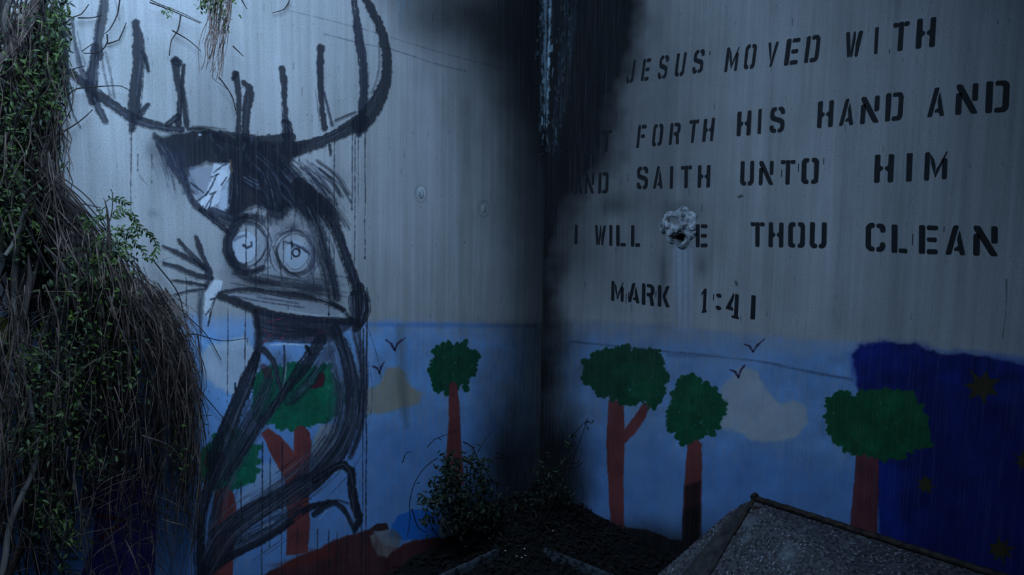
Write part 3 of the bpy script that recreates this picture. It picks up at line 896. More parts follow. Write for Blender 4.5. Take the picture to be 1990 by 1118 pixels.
def wall_mat(name, img, umax, vmax, axis):
    m, nt, b = mat(name)
    geo = nd(nt, 'ShaderNodeNewGeometry')
    pos = geo.outputs['Position']
    sep = nd(nt, 'ShaderNodeSeparateXYZ')
    nt.links.new(pos, sep.inputs[0])
    streak = node_noise(nt, pos, 1.0, (34, 34, .9), 5, .6)
    streak2 = node_noise(nt, pos, 1.0, (160, 160, 2.5), 3, .6)
    cloud = node_noise(nt, pos, 2.3, (1, 1, .7), 5, .6)
    fine = node_noise(nt, pos, 190.0, (1, 1, 1), 3, .6)
    base = ramp(nt, streak, [(.25, s2l((.46, .47, .48))), (.5, s2l((.60, .605, .61))), (.75, s2l((.72, .725, .73)))])
    base = mixc(nt, .55, base, ramp(nt, cloud, [(.3, s2l((.47, .48, .45))), (.7, s2l((.68, .67, .67)))]))
    base = mixc(nt, .14, base, ramp(nt, streak2, [(.3, (.22, .22, .22, 1)), (.7, (.48, .48, .48, 1))]))
    base = mixc(nt, .55, base, ramp(nt, fine, [(.3, (.55, .55, .55, 1)), (.62, (1, 1, 1, 1))]), 'MULTIPLY')
    # air pores
    vor = nd(nt, 'ShaderNodeTexVoronoi')
    vor.inputs['Scale'].default_value = 42
    nt.links.new(pos, vor.inputs['Vector'])
    pore = ramp(nt, vor.outputs['Distance'], [(.0, (.25, .25, .25, 1)), (.09, (1, 1, 1, 1))])
    gate = node_noise(nt, pos, 6.0)
    gm = ramp(nt, gate, [(.52, (0, 0, 0, 1)), (.66, (1, 1, 1, 1))])
    base = mixc(nt, gm, base, mixc(nt, 1.0, base, pore, 'MULTIPLY'))
    # paint canvas in wall metres
    cmb = nd(nt, 'ShaderNodeCombineXYZ')
    for i, (src, k) in enumerate(((sep.outputs[axis], -1.0 / umax), (sep.outputs[2], 1.0 / vmax))):
        q = nd(nt, 'ShaderNodeMath', operation='MULTIPLY')
        q.inputs[1].default_value = k
        nt.links.new(src, q.inputs[0])
        nt.links.new(q.outputs[0], cmb.inputs[i])
    tex = nd(nt, 'ShaderNodeTexImage', image=img, extension='EXTEND', interpolation='Linear')
    nt.links.new(cmb.outputs[0], tex.inputs[0])
    worn = nd(nt, 'ShaderNodeMath', operation='MULTIPLY')
    wr = ramp(nt, streak2, [(.28, (.93, .93, .93, 1)), (.5, (1, 1, 1, 1))])
    nt.links.new(wr, worn.inputs[0])
    nt.links.new(tex.outputs['Alpha'], worn.inputs[1])
    pc = mixc(nt, .35, tex.outputs['Color'], ramp(nt, fine, [(.3, (.6, .6, .6, 1)), (.7, (1, 1, 1, 1))]), 'MULTIPLY')
    col = mixc(nt, worn.outputs[0], base, pc)
    nt.links.new(col, b.inputs['Base Color'])
    b.inputs['Roughness'].default_value = .8
    b.inputs['Specular IOR Level'].default_value = .25
    bp = nd(nt, 'ShaderNodeBump')
    bp.inputs['Strength'].default_value = .35
    bp.inputs['Distance'].default_value = .004
    h = mixc(nt, .35, streak, fine)
    nt.links.new(h, bp.inputs['Height'])
    nt.links.new(bp.outputs[0], b.inputs['Normal'])
    return m


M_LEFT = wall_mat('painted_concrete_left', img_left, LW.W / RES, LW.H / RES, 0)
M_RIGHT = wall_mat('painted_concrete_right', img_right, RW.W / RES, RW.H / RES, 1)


def simple(name, c1, c2, scale, rough=.8, bump=.3, sc3=(1, 1, 1), spec=.3, dist=.01, metal=0.0):
    m, nt, b = mat(name)
    tc = nd(nt, 'ShaderNodeNewGeometry').outputs['Position']
    n = node_noise(nt, tc, scale, sc3)
    col = ramp(nt, n, [(.35, s2l(c1)), (.65, s2l(c2))])
    nt.links.new(col, b.inputs['Base Color'])
    b.inputs['Roughness'].default_value = rough
    b.inputs['Specular IOR Level'].default_value = spec
    b.inputs['Metallic'].default_value = metal
    if bump:
        bp = nd(nt, 'ShaderNodeBump')
        bp.inputs['Strength'].default_value = bump
        bp.inputs['Distance'].default_value = dist
        nt.links.new(n, bp.inputs['Height'])
        nt.links.new(bp.outputs[0], b.inputs['Normal'])
    return m


M_LETTER = simple('black_stencil_paint', (.04, .04, .055), (.075, .075, .09), 60, .7, .1, dist=.001)
M_SOIL = simple('black_soil', (.012, .010, .010), (.035, .028, .025), 18, .95, .8, dist=.03)
M_KERB = simple('damp_kerb_concrete', (.06, .065, .08), (.30, .32, .34), 40, .7, .4, (1, 1, 1))
M_TWIG = simple('dry_vine_bark', (.09, .07, .06), (.42, .35, .31), 24, .85, 0)
M_STEM = simple('woody_stem_bark', (.08, .065, .06), (.25, .21, .19), 30, .85, .5, (1, 1, .2))
M_STEM_PALE = simple('pale_bark', (.17, .155, .15), (.40, .37, .35), 30, .85, .5, (1, 1, .2))
M_LEAF = simple('dull_green_leaf', (.06, .105, .045), (.16, .21, .08), 14, .6, 0)
M_LEAF2 = simple('fresh_green_leaf', (.09, .16, .05), (.25, .31, .10), 20, .55, 0)
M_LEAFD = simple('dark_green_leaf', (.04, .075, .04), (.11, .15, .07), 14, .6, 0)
M_RUBBLE = simple('broken_concrete', (.16, .17, .18), (.66, .68, .69), 34, .9, .6, dist=.005)
M_HOLE = simple('hole_interior', (.06, .03, .03), (.14, .06, .05), 30, .95, .3)
M_RUST = simple('rusty_rim_iron', (.07, .05, .04), (.24, .19, .16), 35, .75, .7, dist=.004)
M_BACK = simple('rough_ground', (.05, .05, .045), (.10, .09, .08), 9, .95, .5)
M_CHIP = simple('pale_leaf_litter', (.45, .45, .40), (.75, .75, .68), 40, .8, 0)
M_LITTER = simple('dead_leaf_litter', (.03, .022, .018), (.09, .065, .05), 40, .8, 0)


def speckle_mat():
    m, nt, b = mat('speckled_weathered_sheet')
    pos = nd(nt, 'ShaderNodeNewGeometry').outputs['Position']
    n1 = node_noise(nt, pos, 75, detail=5, rough=.7)
    n2 = node_noise(nt, pos, 95, detail=1)
    n3 = node_noise(nt, pos, 7, detail=4)
    c = ramp(nt, n1, [(.40, s2l((.12, .11, .115))), (.58, s2l((.34, .32, .335)))])
    gate = ramp(nt, node_noise(nt, pos, 16, detail=3), [(.38, (.12, .12, .12, 1)), (.62, (1, 1, 1, 1))])
    sp = ramp(nt, n2, [(.63, (0, 0, 0, 1)), (.69, (1, 1, 1, 1))])
    sp = mixc(nt, 1.0, sp, gate, 'MULTIPLY')
    c = mixc(nt, sp, c, s2l((.62, .64, .66)))
    li = ramp(nt, n3, [(.58, (0, 0, 0, 1)), (.72, (.55, .55, .55, 1))])
    c = mixc(nt, li, c, s2l((.50, .53, .55)))
    nt.links.new(c, b.inputs['Base Color'])
    b.inputs['Roughness'].default_value = .6
    bp = nd(nt, 'ShaderNodeBump')
    bp.inputs['Strength'].default_value = .7
    bp.inputs['Distance'].default_value = .006
    nt.links.new(n1, bp.inputs['Height'])
    nt.links.new(bp.outputs[0], b.inputs['Normal'])
    return m


M_SPECK = speckle_mat()
M_STRIP = simple('worn_brown_strip', (.15, .14, .14), (.27, .25, .24), 25, .6, .3)


# ---------------------------------------------------------------- object helpers
def link(name, me, m=None, parent=None, **props):
    o = bpy.data.objects.new(name, me)
    C.objects.link(o)
    if m is not None and me is not None:
        me.materials.append(m)
    if parent is not None:
        o.parent = parent
        o.matrix_parent_inverse = Matrix.Translation(-Vector(parent.location)) if parent.type == 'EMPTY' and parent.parent is None else Matrix.Identity(4)
    for k, v in props.items():
        o[k] = v
    return o


def thing(name, loc, label, cat, group=None):
    o = bpy.data.objects.new(name, None)
    o.empty_display_size = .1
    C.objects.link(o)
    o.location = loc
    o['label'] = label
    o['category'] = cat
    if group:
        o['group'] = group
    return o


def raw_mesh(name, verts, faces, smooth=False):
    me = bpy.data.meshes.new(name)
    me.from_pydata([tuple(map(float, v)) for v in verts], [], faces)
    me.update()
    if smooth:
        me.polygons.foreach_set('use_smooth', [True] * len(me.polygons))
    return me


def box_mesh(name, lo, hi, bevel=0):
    bm = bmesh.new()
    bmesh.ops.create_cube(bm, size=1)
    for v in bm.verts:
        v.co = Vector([lo[i] + (v.co[i] + .5) * (hi[i] - lo[i]) for i in range(3)])
    if bevel:
        bmesh.ops.bevel(bm, geom=bm.edges[:], offset=bevel, segments=2, affect='EDGES')
    me = bpy.data.meshes.new(name)
    bm.to_mesh(me)
    bm.free()
    return me


# ---------------------------------------------------------------- walls and ground
WALL_H = 3.3
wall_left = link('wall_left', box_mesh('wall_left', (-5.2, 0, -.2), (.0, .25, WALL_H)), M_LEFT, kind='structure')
wall_left['label'] = 'pale concrete wall on the left painted with a mural and a stag-headed figure'

# right wall with a real hole broken through it
hc = on_right(1320, 464)                 # hole centre
hy, hz = hc[1], hc[2]
hole = []
for k in range(18):
    a = 2 * math.pi * k / 18
    r_ = 1 + .18 * math.sin(3 * a + 1) + .1 * math.sin(5 * a)
    hole.append((hy + .034 * r_ * math.cos(a), hz + .026 * r_ * math.sin(a)))
bm = bmesh.new()
y0w, y1w, z0w, z1w = -5.0, .25, -.2, WALL_H
ov = [bm.verts.new((0, y, z)) for y, z in ((y0w, z0w), (y1w, z0w), (y1w, z1w), (y0w, z1w))]
hv = [bm.verts.new((0, y, z)) for y, z in hole]
ed = [bm.edges.new((ov[i], ov[(i + 1) % 4])) for i in range(4)] + [bm.edges.new((hv[i], hv[(i + 1) % 18])) for i in range(18)]
bmesh.ops.triangle_fill(bm, use_beauty=True, use_dissolve=False, edges=ed)
hb = [bm.verts.new((.22, hy + (y - hy) * .75, hz + (z - hz) * .75)) for y, z in hole]
for i in range(18):
    bm.faces.new((hv[i], hv[(i + 1) % 18], hb[(i + 1) % 18], hb[i]))
bm.faces.new(hb)
bv = [bm.verts.new((.25, v.co.y, v.co.z)) for v in ov]
for i in range(4):
    bm.faces.new((ov[i], ov[(i + 1) % 4], bv[(i + 1) % 4], bv[i]))
bm.faces.new(bv)
bmesh.ops.recalc_face_normals(bm, faces=bm.faces[:])
me = bpy.data.meshes.new('wall_right')
bm.to_mesh(me)
bm.free()
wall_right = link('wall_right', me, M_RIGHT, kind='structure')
wall_right['label'] = 'grey concrete wall on the right stencilled with black capital letters'

# ground with a soft mound of soil in the corner
bm = bmesh.new()
nx = 70
xs = [-5.2 + 5.2 * (i / nx) ** .7 for i in range(nx + 1)]
rows = []
for i, x in enumerate(xs):
    row = []
    for j, y in enumerate(xs):
        d = math.hypot(x, y)
        dl = min(-x, -y)
        z = .11 * math.exp(-(d / .42) ** 2) + .05 * math.exp(-(dl / .14) ** 2) * math.exp(-d / 1.6)
        z += .018 * (math.sin(x * 17 + y * 9) * math.sin(y * 23 - x * 5)) + random.uniform(-.006, .006)
        row.append(bm.verts.new((x, y, z)))
    rows.append(row)
for i in range(nx):
    for j in range(nx):
        bm.faces.new((rows[i][j], rows[i + 1][j], rows[i + 1][j + 1], rows[i][j + 1]))
for f in bm.faces:
    f.smooth = True
me = bpy.data.meshes.new('floor')
bm.to_mesh(me)
bm.free()
floor = link('floor', me, M_SOIL, kind='structure')
floor['label'] = 'dark soil ground heaped up in the corner'

# two low kerb edges running parallel to the walls
ka = on_ground(870, 1112, .05)
kb = on_ground(1150, 1101, .05)
link('trim_1', box_mesh('trim_1', (-2.6, ka[1] - .011, -.03), (kb[0] - .16, ka[1] + .011, .05), .004), M_KERB, kind='structure', label='narrow pale kerb edge beside the left wall')
link('trim_2', box_mesh('trim_2', (kb[0] - .009, -2.6, -.03), (kb[0] + .009, ka[1] - .14, .05), .005), M_KERB, kind='structure', label='narrow kerb edge beside the right wall')


# ---------------------------------------------------------------- painted things: thin paint layers lying on the walls
def layer(side, name, polys, parent, lv, label=None):
    """flat paint layer; polys in pixels. It carries the wall's own painted material."""
    verts, faces = [], []
    for p in polys:
        s = len(verts)
        for x, y in p:
            verts.append(on_left(x, y, (.0003 + .00014 * lv)) if side == 'L' else on_right(x, y, (.0003 + .00014 * lv)))
        faces.append(tuple(range(s, s + len(p))))
    me = raw_mesh(name, verts, faces)
    if side == 'L':
        flip = sum(p.normal.y for p in me.polygons) > 0
    o = link(name, me, M_LEFT if side == 'L' else M_RIGHT, parent)
    if label:
        o['label'] = label
    return o


def group_part(name, parent, label):
    o = bpy.data.objects.new(name, None)
    C.objects.link(o)
    o.parent = parent
    o['label'] = label
    return o


def clip(poly, xmin=-1e9, xmax=1e9, ymax=1160):
    return [(min(max(x, xmin), xmax), min(y, ymax)) for x, y in poly]


layer('L', 'painted_sky', [clip(SKY_L, xmax=1046, ymax=1118)], wall_left, 1, 'pale blue band of painted daytime sky on the left wall')
layer('R', 'painted_sky', [[(1045, 630), (1110, 622), (1250, 630), (1330, 636), (1450, 650), (1560, 660), (1668, 668), (1690, 1118), (1036, 1118)]], wall_right, 1, 'pale blue band of painted daytime sky on the right wall')
night = group_part('painted_night_sky', wall_right, 'deep blue painted night sky with dull yellow stars')
layer('R', 'night_background', [clip(OUT['night'])], night, 2)
for k in 'abcd':
    layer('R', 'star', [OUT['star_' + k]], night, 4)
for side, k, lab in (('L', 'cloud_a', 'whitish painted cloud left of the stag figure'), ('L', 'cloud_b', 'beige painted cloud below the two birds on the left wall'),
                     ('R', 'cloud_c', 'greyish cream painted cloud between two trees on the right wall'), ('L', 'cloud_d', 'small cream painted cloud patch beside the forked trunk')):
    layer(side, 'painted_cloud', [OUT[k]], wall_left if side == 'L' else wall_right, 2, lab)
layer('L', 'painted_bank', [clip(OUT['bank_l'], ymax=1118)], wall_left, 2, 'reddish brown painted earth bank along the left wall')
layer('R', 'painted_bank', [[(1037, 962), (1075, 985), (1105, 990), (1150, 1005), (1200, 1022), (1255, 1030), (1300, 1048), (1420, 1075), (1420, 1110), (1038, 1110)]], wall_right, 2, 'blackened painted earth bank at the foot of the right wall')
layer('L', 'painted_pond', [OUT['pond']], wall_left, 4, 'bright blue painted pond')
for k, lab in (('stone_a', 'pale grey painted stone left of the pond'), ('stone_b', 'dark brown painted stone above the pale one'), ('stone_c', 'white painted stone with dark dots right of the pond')):
    layer('L', 'painted_stone', [OUT[k]], wall_left, 3 + (k == 'stone_b'), lab)
for side, k, lab in (('L', 'a', 'painted tree cut by the figure\'s leg, half behind the vines'), ('L', 'b', 'painted tree with a forked trunk and two red fruits behind the figure'),
                     ('L', 'c', 'painted tree standing alone between the figure and the corner'), ('R', 'd', 'painted tree with a side branch, first right of the corner'),
                     ('R', 'e', 'narrow painted tree with a blackened trunk, second from the corner'), ('R', 'f', 'wide painted tree overlapping the night sky')):
    t = group_part('painted_tree', wall_left if side == 'L' else wall_right, lab)
    tr = OUT['trunk_' + k]
    layer(side, 'trunk', [clip(tr, ymax=1118)], t, 3)
    layer(side, 'crown', [OUT['crown_' + k]], t, 4)
    if k == 'b':
        layer(side, 'red_fruit', [OUT['fruit_a']], t, 5)
        layer(side, 'red_fruit', [OUT['fruit_b']], t, 5)


def ribbon_polys(pts, w):
    pts = spline(pts, 18)
    n = len(pts)
    ws = np.interp(np.linspace(0, 1, n), np.linspace(0, 1, len(w)), w) if hasattr(w, '__len__') else np.full(n, float(w))
    L_, R_ = [], []
    for i in range(n):
        a, b = np.array(pts[max(0, i - 1)][:2]), np.array(pts[min(n - 1, i + 1)][:2])
        d = (b - a) / (np.linalg.norm(b - a) + 1e-9)
        nn = np.array([-d[1], d[0]]) * ws[i] / 2
        p = np.array(pts[i][:2])
        L_.append(tuple(p + nn))
        R_.append(tuple(p - nn))
    return [[L_[i], L_[i + 1], R_[i + 1], R_[i]] for i in range(n - 1)]


BL = {'bird_a': 'upper painted bird on the left wall', 'bird_b': 'lower painted bird beside the stag figure', 'bird_c': 'upper painted bird on the right wall', 'bird_d': 'lower painted bird on the right wall'}
for k, (sd, p) in BIRDS.items():
    layer(sd, 'painted_bird', ribbon_polys(p[:3], [2.5, 4.5, 3.5]) + ribbon_polys(p[2:], [3.5, 4.5, 2.5]), wall_left if sd == 'L' else wall_right, 5, BL[k])
layer('L', 'painted_yellow_shape', [OUT['yellow']], wall_left, 3, 'mustard yellow painted block seen through the vines')
pur = group_part('painted_purple_creature', wall_left, 'purple painted creature with red marks behind the vines')
layer('L', 'purple_body', [clip(OUT['purple'], ymax=1125)], pur, 3)
layer('L', 'red_mark', ribbon_polys([(190, 1004), (215, 1006), (238, 1013)], 7), pur, 4)
layer('L', 'red_mark', ribbon_polys([(196, 1047), (212, 1034), (228, 1022)], 7), pur, 4)

fig = group_part('painted_stag_figure', wall_left, 'black brush-painted figure with wide antlers, staring eyes and raised hand')
lv = {'antler': 6.4, 'head': 7, 'face': 8, 'arm': 9, 'hand': 9, 'waist': 8, 'leg': 6, 'foot': 7.4}
nm = {'antler': 'antlers', 'head': 'head_fur', 'face': 'face_lines', 'arm': 'arm', 'hand': 'hand', 'waist': 'collar', 'leg': 'legs', 'foot': 'foot'}


def mask_layer(name, mask, parent, lv_):
    """paint film covering exactly the brushed texels: one quad per run of cells"""
    h, w = mask.shape[0] // 2 * 2, mask.shape[1] // 2 * 2
    m2 = mask[:h, :w].reshape(h // 2, 2, w // 2, 2).max((1, 3)) > .35
    c = 2 / RES
    V, Fc = [], []
    y = -(.0003 + .00014 * lv_)
    for j in np.nonzero(m2.any(1))[0]:
        row = m2[j].astype(np.int8)
        d = np.diff(np.concatenate([[0], row, [0]]))
        for a, b in zip(np.nonzero(d == 1)[0], np.nonzero(d == -1)[0]):
            n = len(V)
            V += [(-b * c, y, j * c), (-a * c, y, j * c), (-a * c, y, (j + 1) * c), (-b * c, y, (j + 1) * c)]
            Fc.append((n, n + 1, n + 2, n + 3))
    return link(name, raw_mesh(name, V, Fc), M_LEFT, parent)


for k, msk in FIG.items():
    mask_layer(nm[k], msk, fig, lv[k])
layer('L', 'head', [HEAD], fig, 5)
layer('L', 'muzzle', [SN], fig, 8)
layer('L', 'waist', [WAIST], fig, 7)
layer('L', 'wrist_patch', [WR], fig, 10)
layer('L', 'eye', [E1], fig, 9)
layer('L', 'eye', [E2], fig, 9)


# ---------------------------------------------------------------- stencilled letters
def q(x0, y0, x1, y1):
    return [(x0, y0), (x1, y0), (x1, y1), (x0, y1)]


b_, h_ = .28, .17


def ring_halves(x0=0, x1=1, gap=.07, bb=b_, hh=h_):
    m = .5
    left = [(m - gap, 0), (x0 + .16, 0), (x0, .1), (x0, .9), (x0 + .16, 1), (m - gap, 1), (m - gap, 1 - hh), (x0 + bb, 1 - hh), (x0 + bb, hh), (m - gap, hh)]
    right = [(x1 - (x - x0), y) for x, y in left]
    return [left, right]


GL = {
    'I': [q(0, 0, 1, 1)],
    'L': [q(0, 0, .38, 1), q(.46, 0, 1, .17)],
    'T': [q(0, .83, .34, 1), q(.34, 0, .66, 1), q(.66, .83, 1, 1)],
    'H': [[(0, 0), (.3, 0), (.3, .41), (.46, .44), (.46, .56), (.3, .58), (.3, 1), (0, 1)], [(1, 0), (.7, 0), (.7, .41), (.54, .44), (.54, .56), (.7, .58), (.7, 1), (1, 1)]],
    'E': [q(0, 0, .34, 1), q(.42, .83, 1, 1), q(.42, .42, .95, .58), q(.42, 0, 1, .17)],
    'F': [q(0, 0, .34, 1), q(.42, .83, 1, 1), q(.42, .42, .92, .58)],
    'O': ring_halves(),
    'C': [[(.46, 0), (.18, 0), (0, .12), (0, .88), (.18, 1), (.46, 1), (.46, .83), (.28, .83), (.28, .17), (.46, .17)], [(.54, 1), (.85, 1), (1, .88), (1, .68), (.72, .68), (.72, .83), (.54, .83)],
          [(.54, 0), (.85, 0), (1, .12), (1, .34), (.72, .34), (.72, .17), (.54, .17)]],
    'D': [q(0, 0, .3, 1), [(.38, 1), (.84, 1), (1, .88), (1, .12), (.84, 0), (.38, 0), (.38, .16), (.72, .16), (.72, .84), (.38, .84)]],
    'U': [[(.46, 0), (.18, 0), (0, .12), (0, 1), (.3, 1), (.3, .17), (.46, .17)], [(.54, 0), (.82, 0), (1, .12), (1, 1), (.7, 1), (.7, .17), (.54, .17)]],
    'J': [[(.52, 0), (.84, 0), (1, .12), (1, 1), (.68, 1), (.68, .17), (.52, .17)], [(.44, 0), (.14, 0), (0, .1), (0, .32), (.26, .32), (.26, .17), (.44, .17)]],
    'S': [[(.46, 1), (.18, 1), (0, .88), (0, .58), (.14, .48), (.72, .36), (.72, .16), (.54, .16), (.54, 0), (.84, 0), (1, .12), (1, .44), (.86, .54), (.28, .66), (.28, .84), (.46, .84)],
          [(.54, 1), (.84, 1), (1, .88), (1, .7), (.72, .7), (.72, .84), (.54, .84)], [(.46, 0), (.16, 0), (0, .12), (0, .3), (.28, .3), (.28, .16), (.46, .16)]],
    'A': [[(0, 0), (.28, 0), (.66, 1), (.44, 1), (.36, .96)], [(.70, .86), (1, 0), (.72, 0), (.68, .14), (.40, .14), (.46, .26), (.63, .28), (.56, .56)]],
    'N': [q(0, 0, .27, .72), [(0, 1), (.26, 1), (1, .06), (1, 0), (.72, 0), (0, .88)], q(.73, .42, 1, 1)],
    'M': [q(0, 0, .24, 1), [(.24, .94), (.38, .8), (.5, .5), (.5, .05), (.28, .62)], [(.62, .5), (.95, 1), (1, .96), (.5, .05), (.52, .4)], q(.77, 0, 1, .74)],
    'W': [[(0, 1), (.24, 1), (.34, .30), (.26, 0), (.14, 0)], [(.30, .0), (.44, 0), (.58, .72), (.58, 1), (.46, 1)], [(.56, 0), (.74, 0), (1, 1), (.76, 1), (.60, .55)]],
    'V': [[(0, 1), (.28, 1), (.46, .38), (.40, .18)], [(.36, 0), (.60, 0), (1, 1), (.72, 1)]],
    'R': [q(0, 0, .3, 1), [(.38, 1), (.82, 1), (1, .88), (1, .58), (.86, .48), (1, 0), (.7, 0), (.6, .42), (.38, .42), (.38, .58), (.7, .58), (.7, .84), (.38, .84)]],
    'P': [q(0, 0, .3, 1), [(.38, 1), (.82, 1), (1, .88), (1, .55), (.84, .42), (.38, .42), (.38, .58), (.7, .58), (.7, .84), (.38, .84)]],
    'K': [q(0, 0, .3, 1), [(.36, .5), (.72, 1), (1, 1), (.64, .5), (1, 0), (.68, 0)]],
    '1': [[(.35, .1), (.35, .82), (.0, .74), (.0, .82), (.40, 1), (.85, 1), (.85, .1), (1, .1), (1, 0), (.2, 0), (.2, .1)]],
    '4': [[(0, .28), (.52, 1), (.60, 1), (.60, .8), (.38, .42), (.56, .42), (.56, .28)], [(.64, 1), (.92, 1), (.92, .1), (1, .1), (1, 0), (.45, 0), (.45, .1), (.64, .1)]],
    ':': [[(.5 + .5 * math.cos(t / 10 * 6.283), .10 + .14 * math.sin(t / 10 * 6.283)) for t in range(10)], [(.5 + .5 * math.cos(t / 10 * 6.283), .85 + .14 * math.sin(t / 10 * 6.283)) for t in range(10)]],
}

# word, slant, letters as (character, x left, x right, baseline y, top y)
WORDS = [
    ('JESUS', .14, [('J', 1216, 1236, 161, 117), ('E', 1245, 1266, 157, 114), ('S', 1277, 1301, 153, 108), ('U', 1310, 1335, 148, 103), ('S', 1344, 1371, 142, 97)]),
    ('MOVED', .13, [('M', 1407, 1438, 139, 91), ('O', 1444, 1472, 134, 86), ('V', 1487, 1514, 130, 82), ('E', 1523, 1556, 126, 75), ('D', 1562, 1596, 121, 69)]),
    ('WITH', .06, [('W', 1641, 1678, 111, 61), ('I', 1698, 1708, 105, 53), ('T', 1733, 1768, 99, 43), ('H', 1779, 1820, 93, 35)]),
    ('PUT', .06, [('P', 1104, 1124, 304, 262), ('U', 1135, 1157, 300, 258), ('T', 1167, 1190, 296, 253)]),
    ('FORTH', .10, [('F', 1236, 1257, 287, 243), ('O', 1266, 1290, 284, 241), ('R', 1299, 1324, 281, 239), ('T', 1336, 1359, 278, 233), ('H', 1364, 1390, 275, 230)]),
    ('HIS', .05, [('H', 1431, 1461, 264, 216), ('I', 1472, 1481, 260, 212), ('S', 1495, 1526, 258, 208)]),
    ('HAND', .06, [('H', 1587, 1621, 248, 196), ('A', 1630, 1661, 244, 192), ('N', 1671, 1710, 240, 187), ('D', 1719, 1757, 235, 180)]),
    ('AND', .05, [('A', 1801, 1838, 227, 170), ('N', 1856, 1902, 222, 163), ('D', 1914, 1963, 219, 157)]),
    ('AND', .03, [('A', 1116, 1133, 378, 337), ('N', 1136, 1155, 377, 336), ('D', 1162, 1183, 376, 335)]),
    ('SAITH', .03, [('S', 1237, 1260, 368, 324), ('A', 1269, 1289, 367, 323), ('I', 1301, 1309, 367, 323), ('T', 1322, 1345, 366, 322), ('H', 1355, 1381, 365, 321)]),
    ('UNTO', .03, [('U', 1438, 1466, 361, 313), ('N', 1474, 1504, 360, 313), ('T', 1516, 1546, 359, 311), ('O', 1557, 1592, 358, 307)]),
    ('HIM', .04, [('H', 1698, 1738, 355, 300), ('I', 1760, 1774, 353, 298), ('M', 1795, 1842, 350, 295)]),
    ('I', .02, [('I', 1116, 1123, 475, 437)]),
    ('WILL', .0, [('W', 1156, 1178, 477, 438), ('I', 1184, 1190, 478, 438), ('L', 1197, 1216, 479, 438), ('L', 1226, 1244, 480, 438)]),
    ('E', .0, [('E', 1352, 1375, 481, 436)]),
    ('THOU', .02, [('T', 1458, 1486, 480, 432), ('H', 1493, 1523, 481, 432), ('O', 1531, 1565, 482, 432), ('U', 1573, 1607, 483, 432)]),
    ('CLEAN', .01, [('C', 1682, 1721, 489, 434), ('L', 1732, 1764, 492, 437), ('E', 1785, 1823, 494, 438), ('A', 1837, 1877, 496, 438), ('N', 1891, 1939, 498, 439)]),
    ('MARK', .01, [('M', 1188, 1212, 586, 547), ('A', 1220, 1243, 589, 550), ('R', 1247, 1272, 594, 552), ('K', 1278, 1302, 597, 555)]),
    ('1:41', .04, [('1', 1361, 1375, 608, 562), (':', 1390, 1403, 602, 570), ('4', 1409, 1438, 618, 569), ('I', 1458, 1469, 621, 574)]),
]
WLAB = {0: 'stencilled word JESUS', 1: 'stencilled word MOVED', 2: 'stencilled word WITH', 3: 'stencilled word PUT lost in the soot', 7: 'stencilled word AND ending the second line', 8: 'stencilled word AND starting the third line',
        12: 'stencilled letter I starting the fourth line', 14: 'stencilled letter E beside the broken hole', 18: 'stencilled numbers 1:41'}


def soften(poly, r=.05):
    """clip the polygon's corners a little, as stencil paint does"""
    out = []
    n = len(poly)
    for i in range(n):
        a, b, c = np.array(poly[i - 1]), np.array(poly[i]), np.array(poly[(i + 1) % n])
        for d in (a, c):
            l = np.linalg.norm(d - b) + 1e-9
            out.append(tuple(b + (d - b) * min(r, .35 * l) / l))
    return out


for wi, (word, sl, letters) in enumerate(WORDS):
    wp = group_part('stencilled_word', wall_right, WLAB.get(wi, 'stencilled word ' + word))
    for ci, (ch, xa, xb, yb, yt) in enumerate(letters):
        nxt = letters[min(ci + 1, len(letters) - 1)]
        prv = letters[max(ci - 1, 0)]
        base_sl = (nxt[3] - prv[3]) / max(1, (nxt[1] - prv[1])) if len(letters) > 1 else 0
        verts, faces = [], []
        hgt = yb - yt
        # slanted letters: the measured box includes the lean
        w_in = (xb - xa) - sl * hgt
        xm = (xa + xb) / 2
        for poly in GL[ch]:
            poly = soften(poly)
            s = len(verts)
            for (gx, gy) in poly:
                px = xa + gx * w_in + gy * hgt * sl + random.uniform(-.35, .35)
                py = yb - gy * hgt + base_sl * (px - xm) + random.uniform(-.35, .35)
                verts.append((px, py))
            faces.append(tuple(range(s, len(verts))))
        P3 = [on_right(x, y, .0006) for x, y in verts]
        me = raw_mesh('letter', P3, faces)
        link('letter' if ch not in '1:4' and not (wi == 18) else 'numeral', me, M_LETTER, wp)
# thin stray overspray ticks beside letters
tv, tf = [], []
for x, y, l in ((1379, 99, 8), (1518, 330, 14), (1551, 318, 16), (1600, 308, 12), (1773, 455, 22), (1834, 440, 10), (1216, 572, 18), (1274, 566, 12), (1386, 572, 12), (1728, 96, 8), (1221, 568, 14)):
    s = len(tv)
    for dx, dy in ((0, 0), (1.8, 0), (1.0, l), (-.6, l)):
        tv.append(on_right(x + dx, y + dy, .0006))
    tf.append((s, s + 1, s + 2, s + 3))
link('stencil_overspray', raw_mesh('stencil_overspray', tv, tf), M_LETTER, wall_right, kind='stuff')

# plugged tie holes on the left wall
for x, y, r, m in ((818, 377, .020, M_RUBBLE), (940, 406, .018, M_LEFT)):
    c = on_left(x, y)
    bm = bmesh.new()
    bmesh.ops.create_uvsphere(bm, u_segments=14, v_segments=8, radius=1)
    for v in bm.verts:
        v.co = Vector((c[0] + v.co.x * r * .8, -abs(v.co.y) * .004 if v.co.y < 0 else .0, c[2] + v.co.z * r * 1.1))
    me = bpy.data.meshes.new('tie_hole_plug')
    bm.to_mesh(me)
    bm.free()
    link('tie_hole_plug', me, m, wall_left)


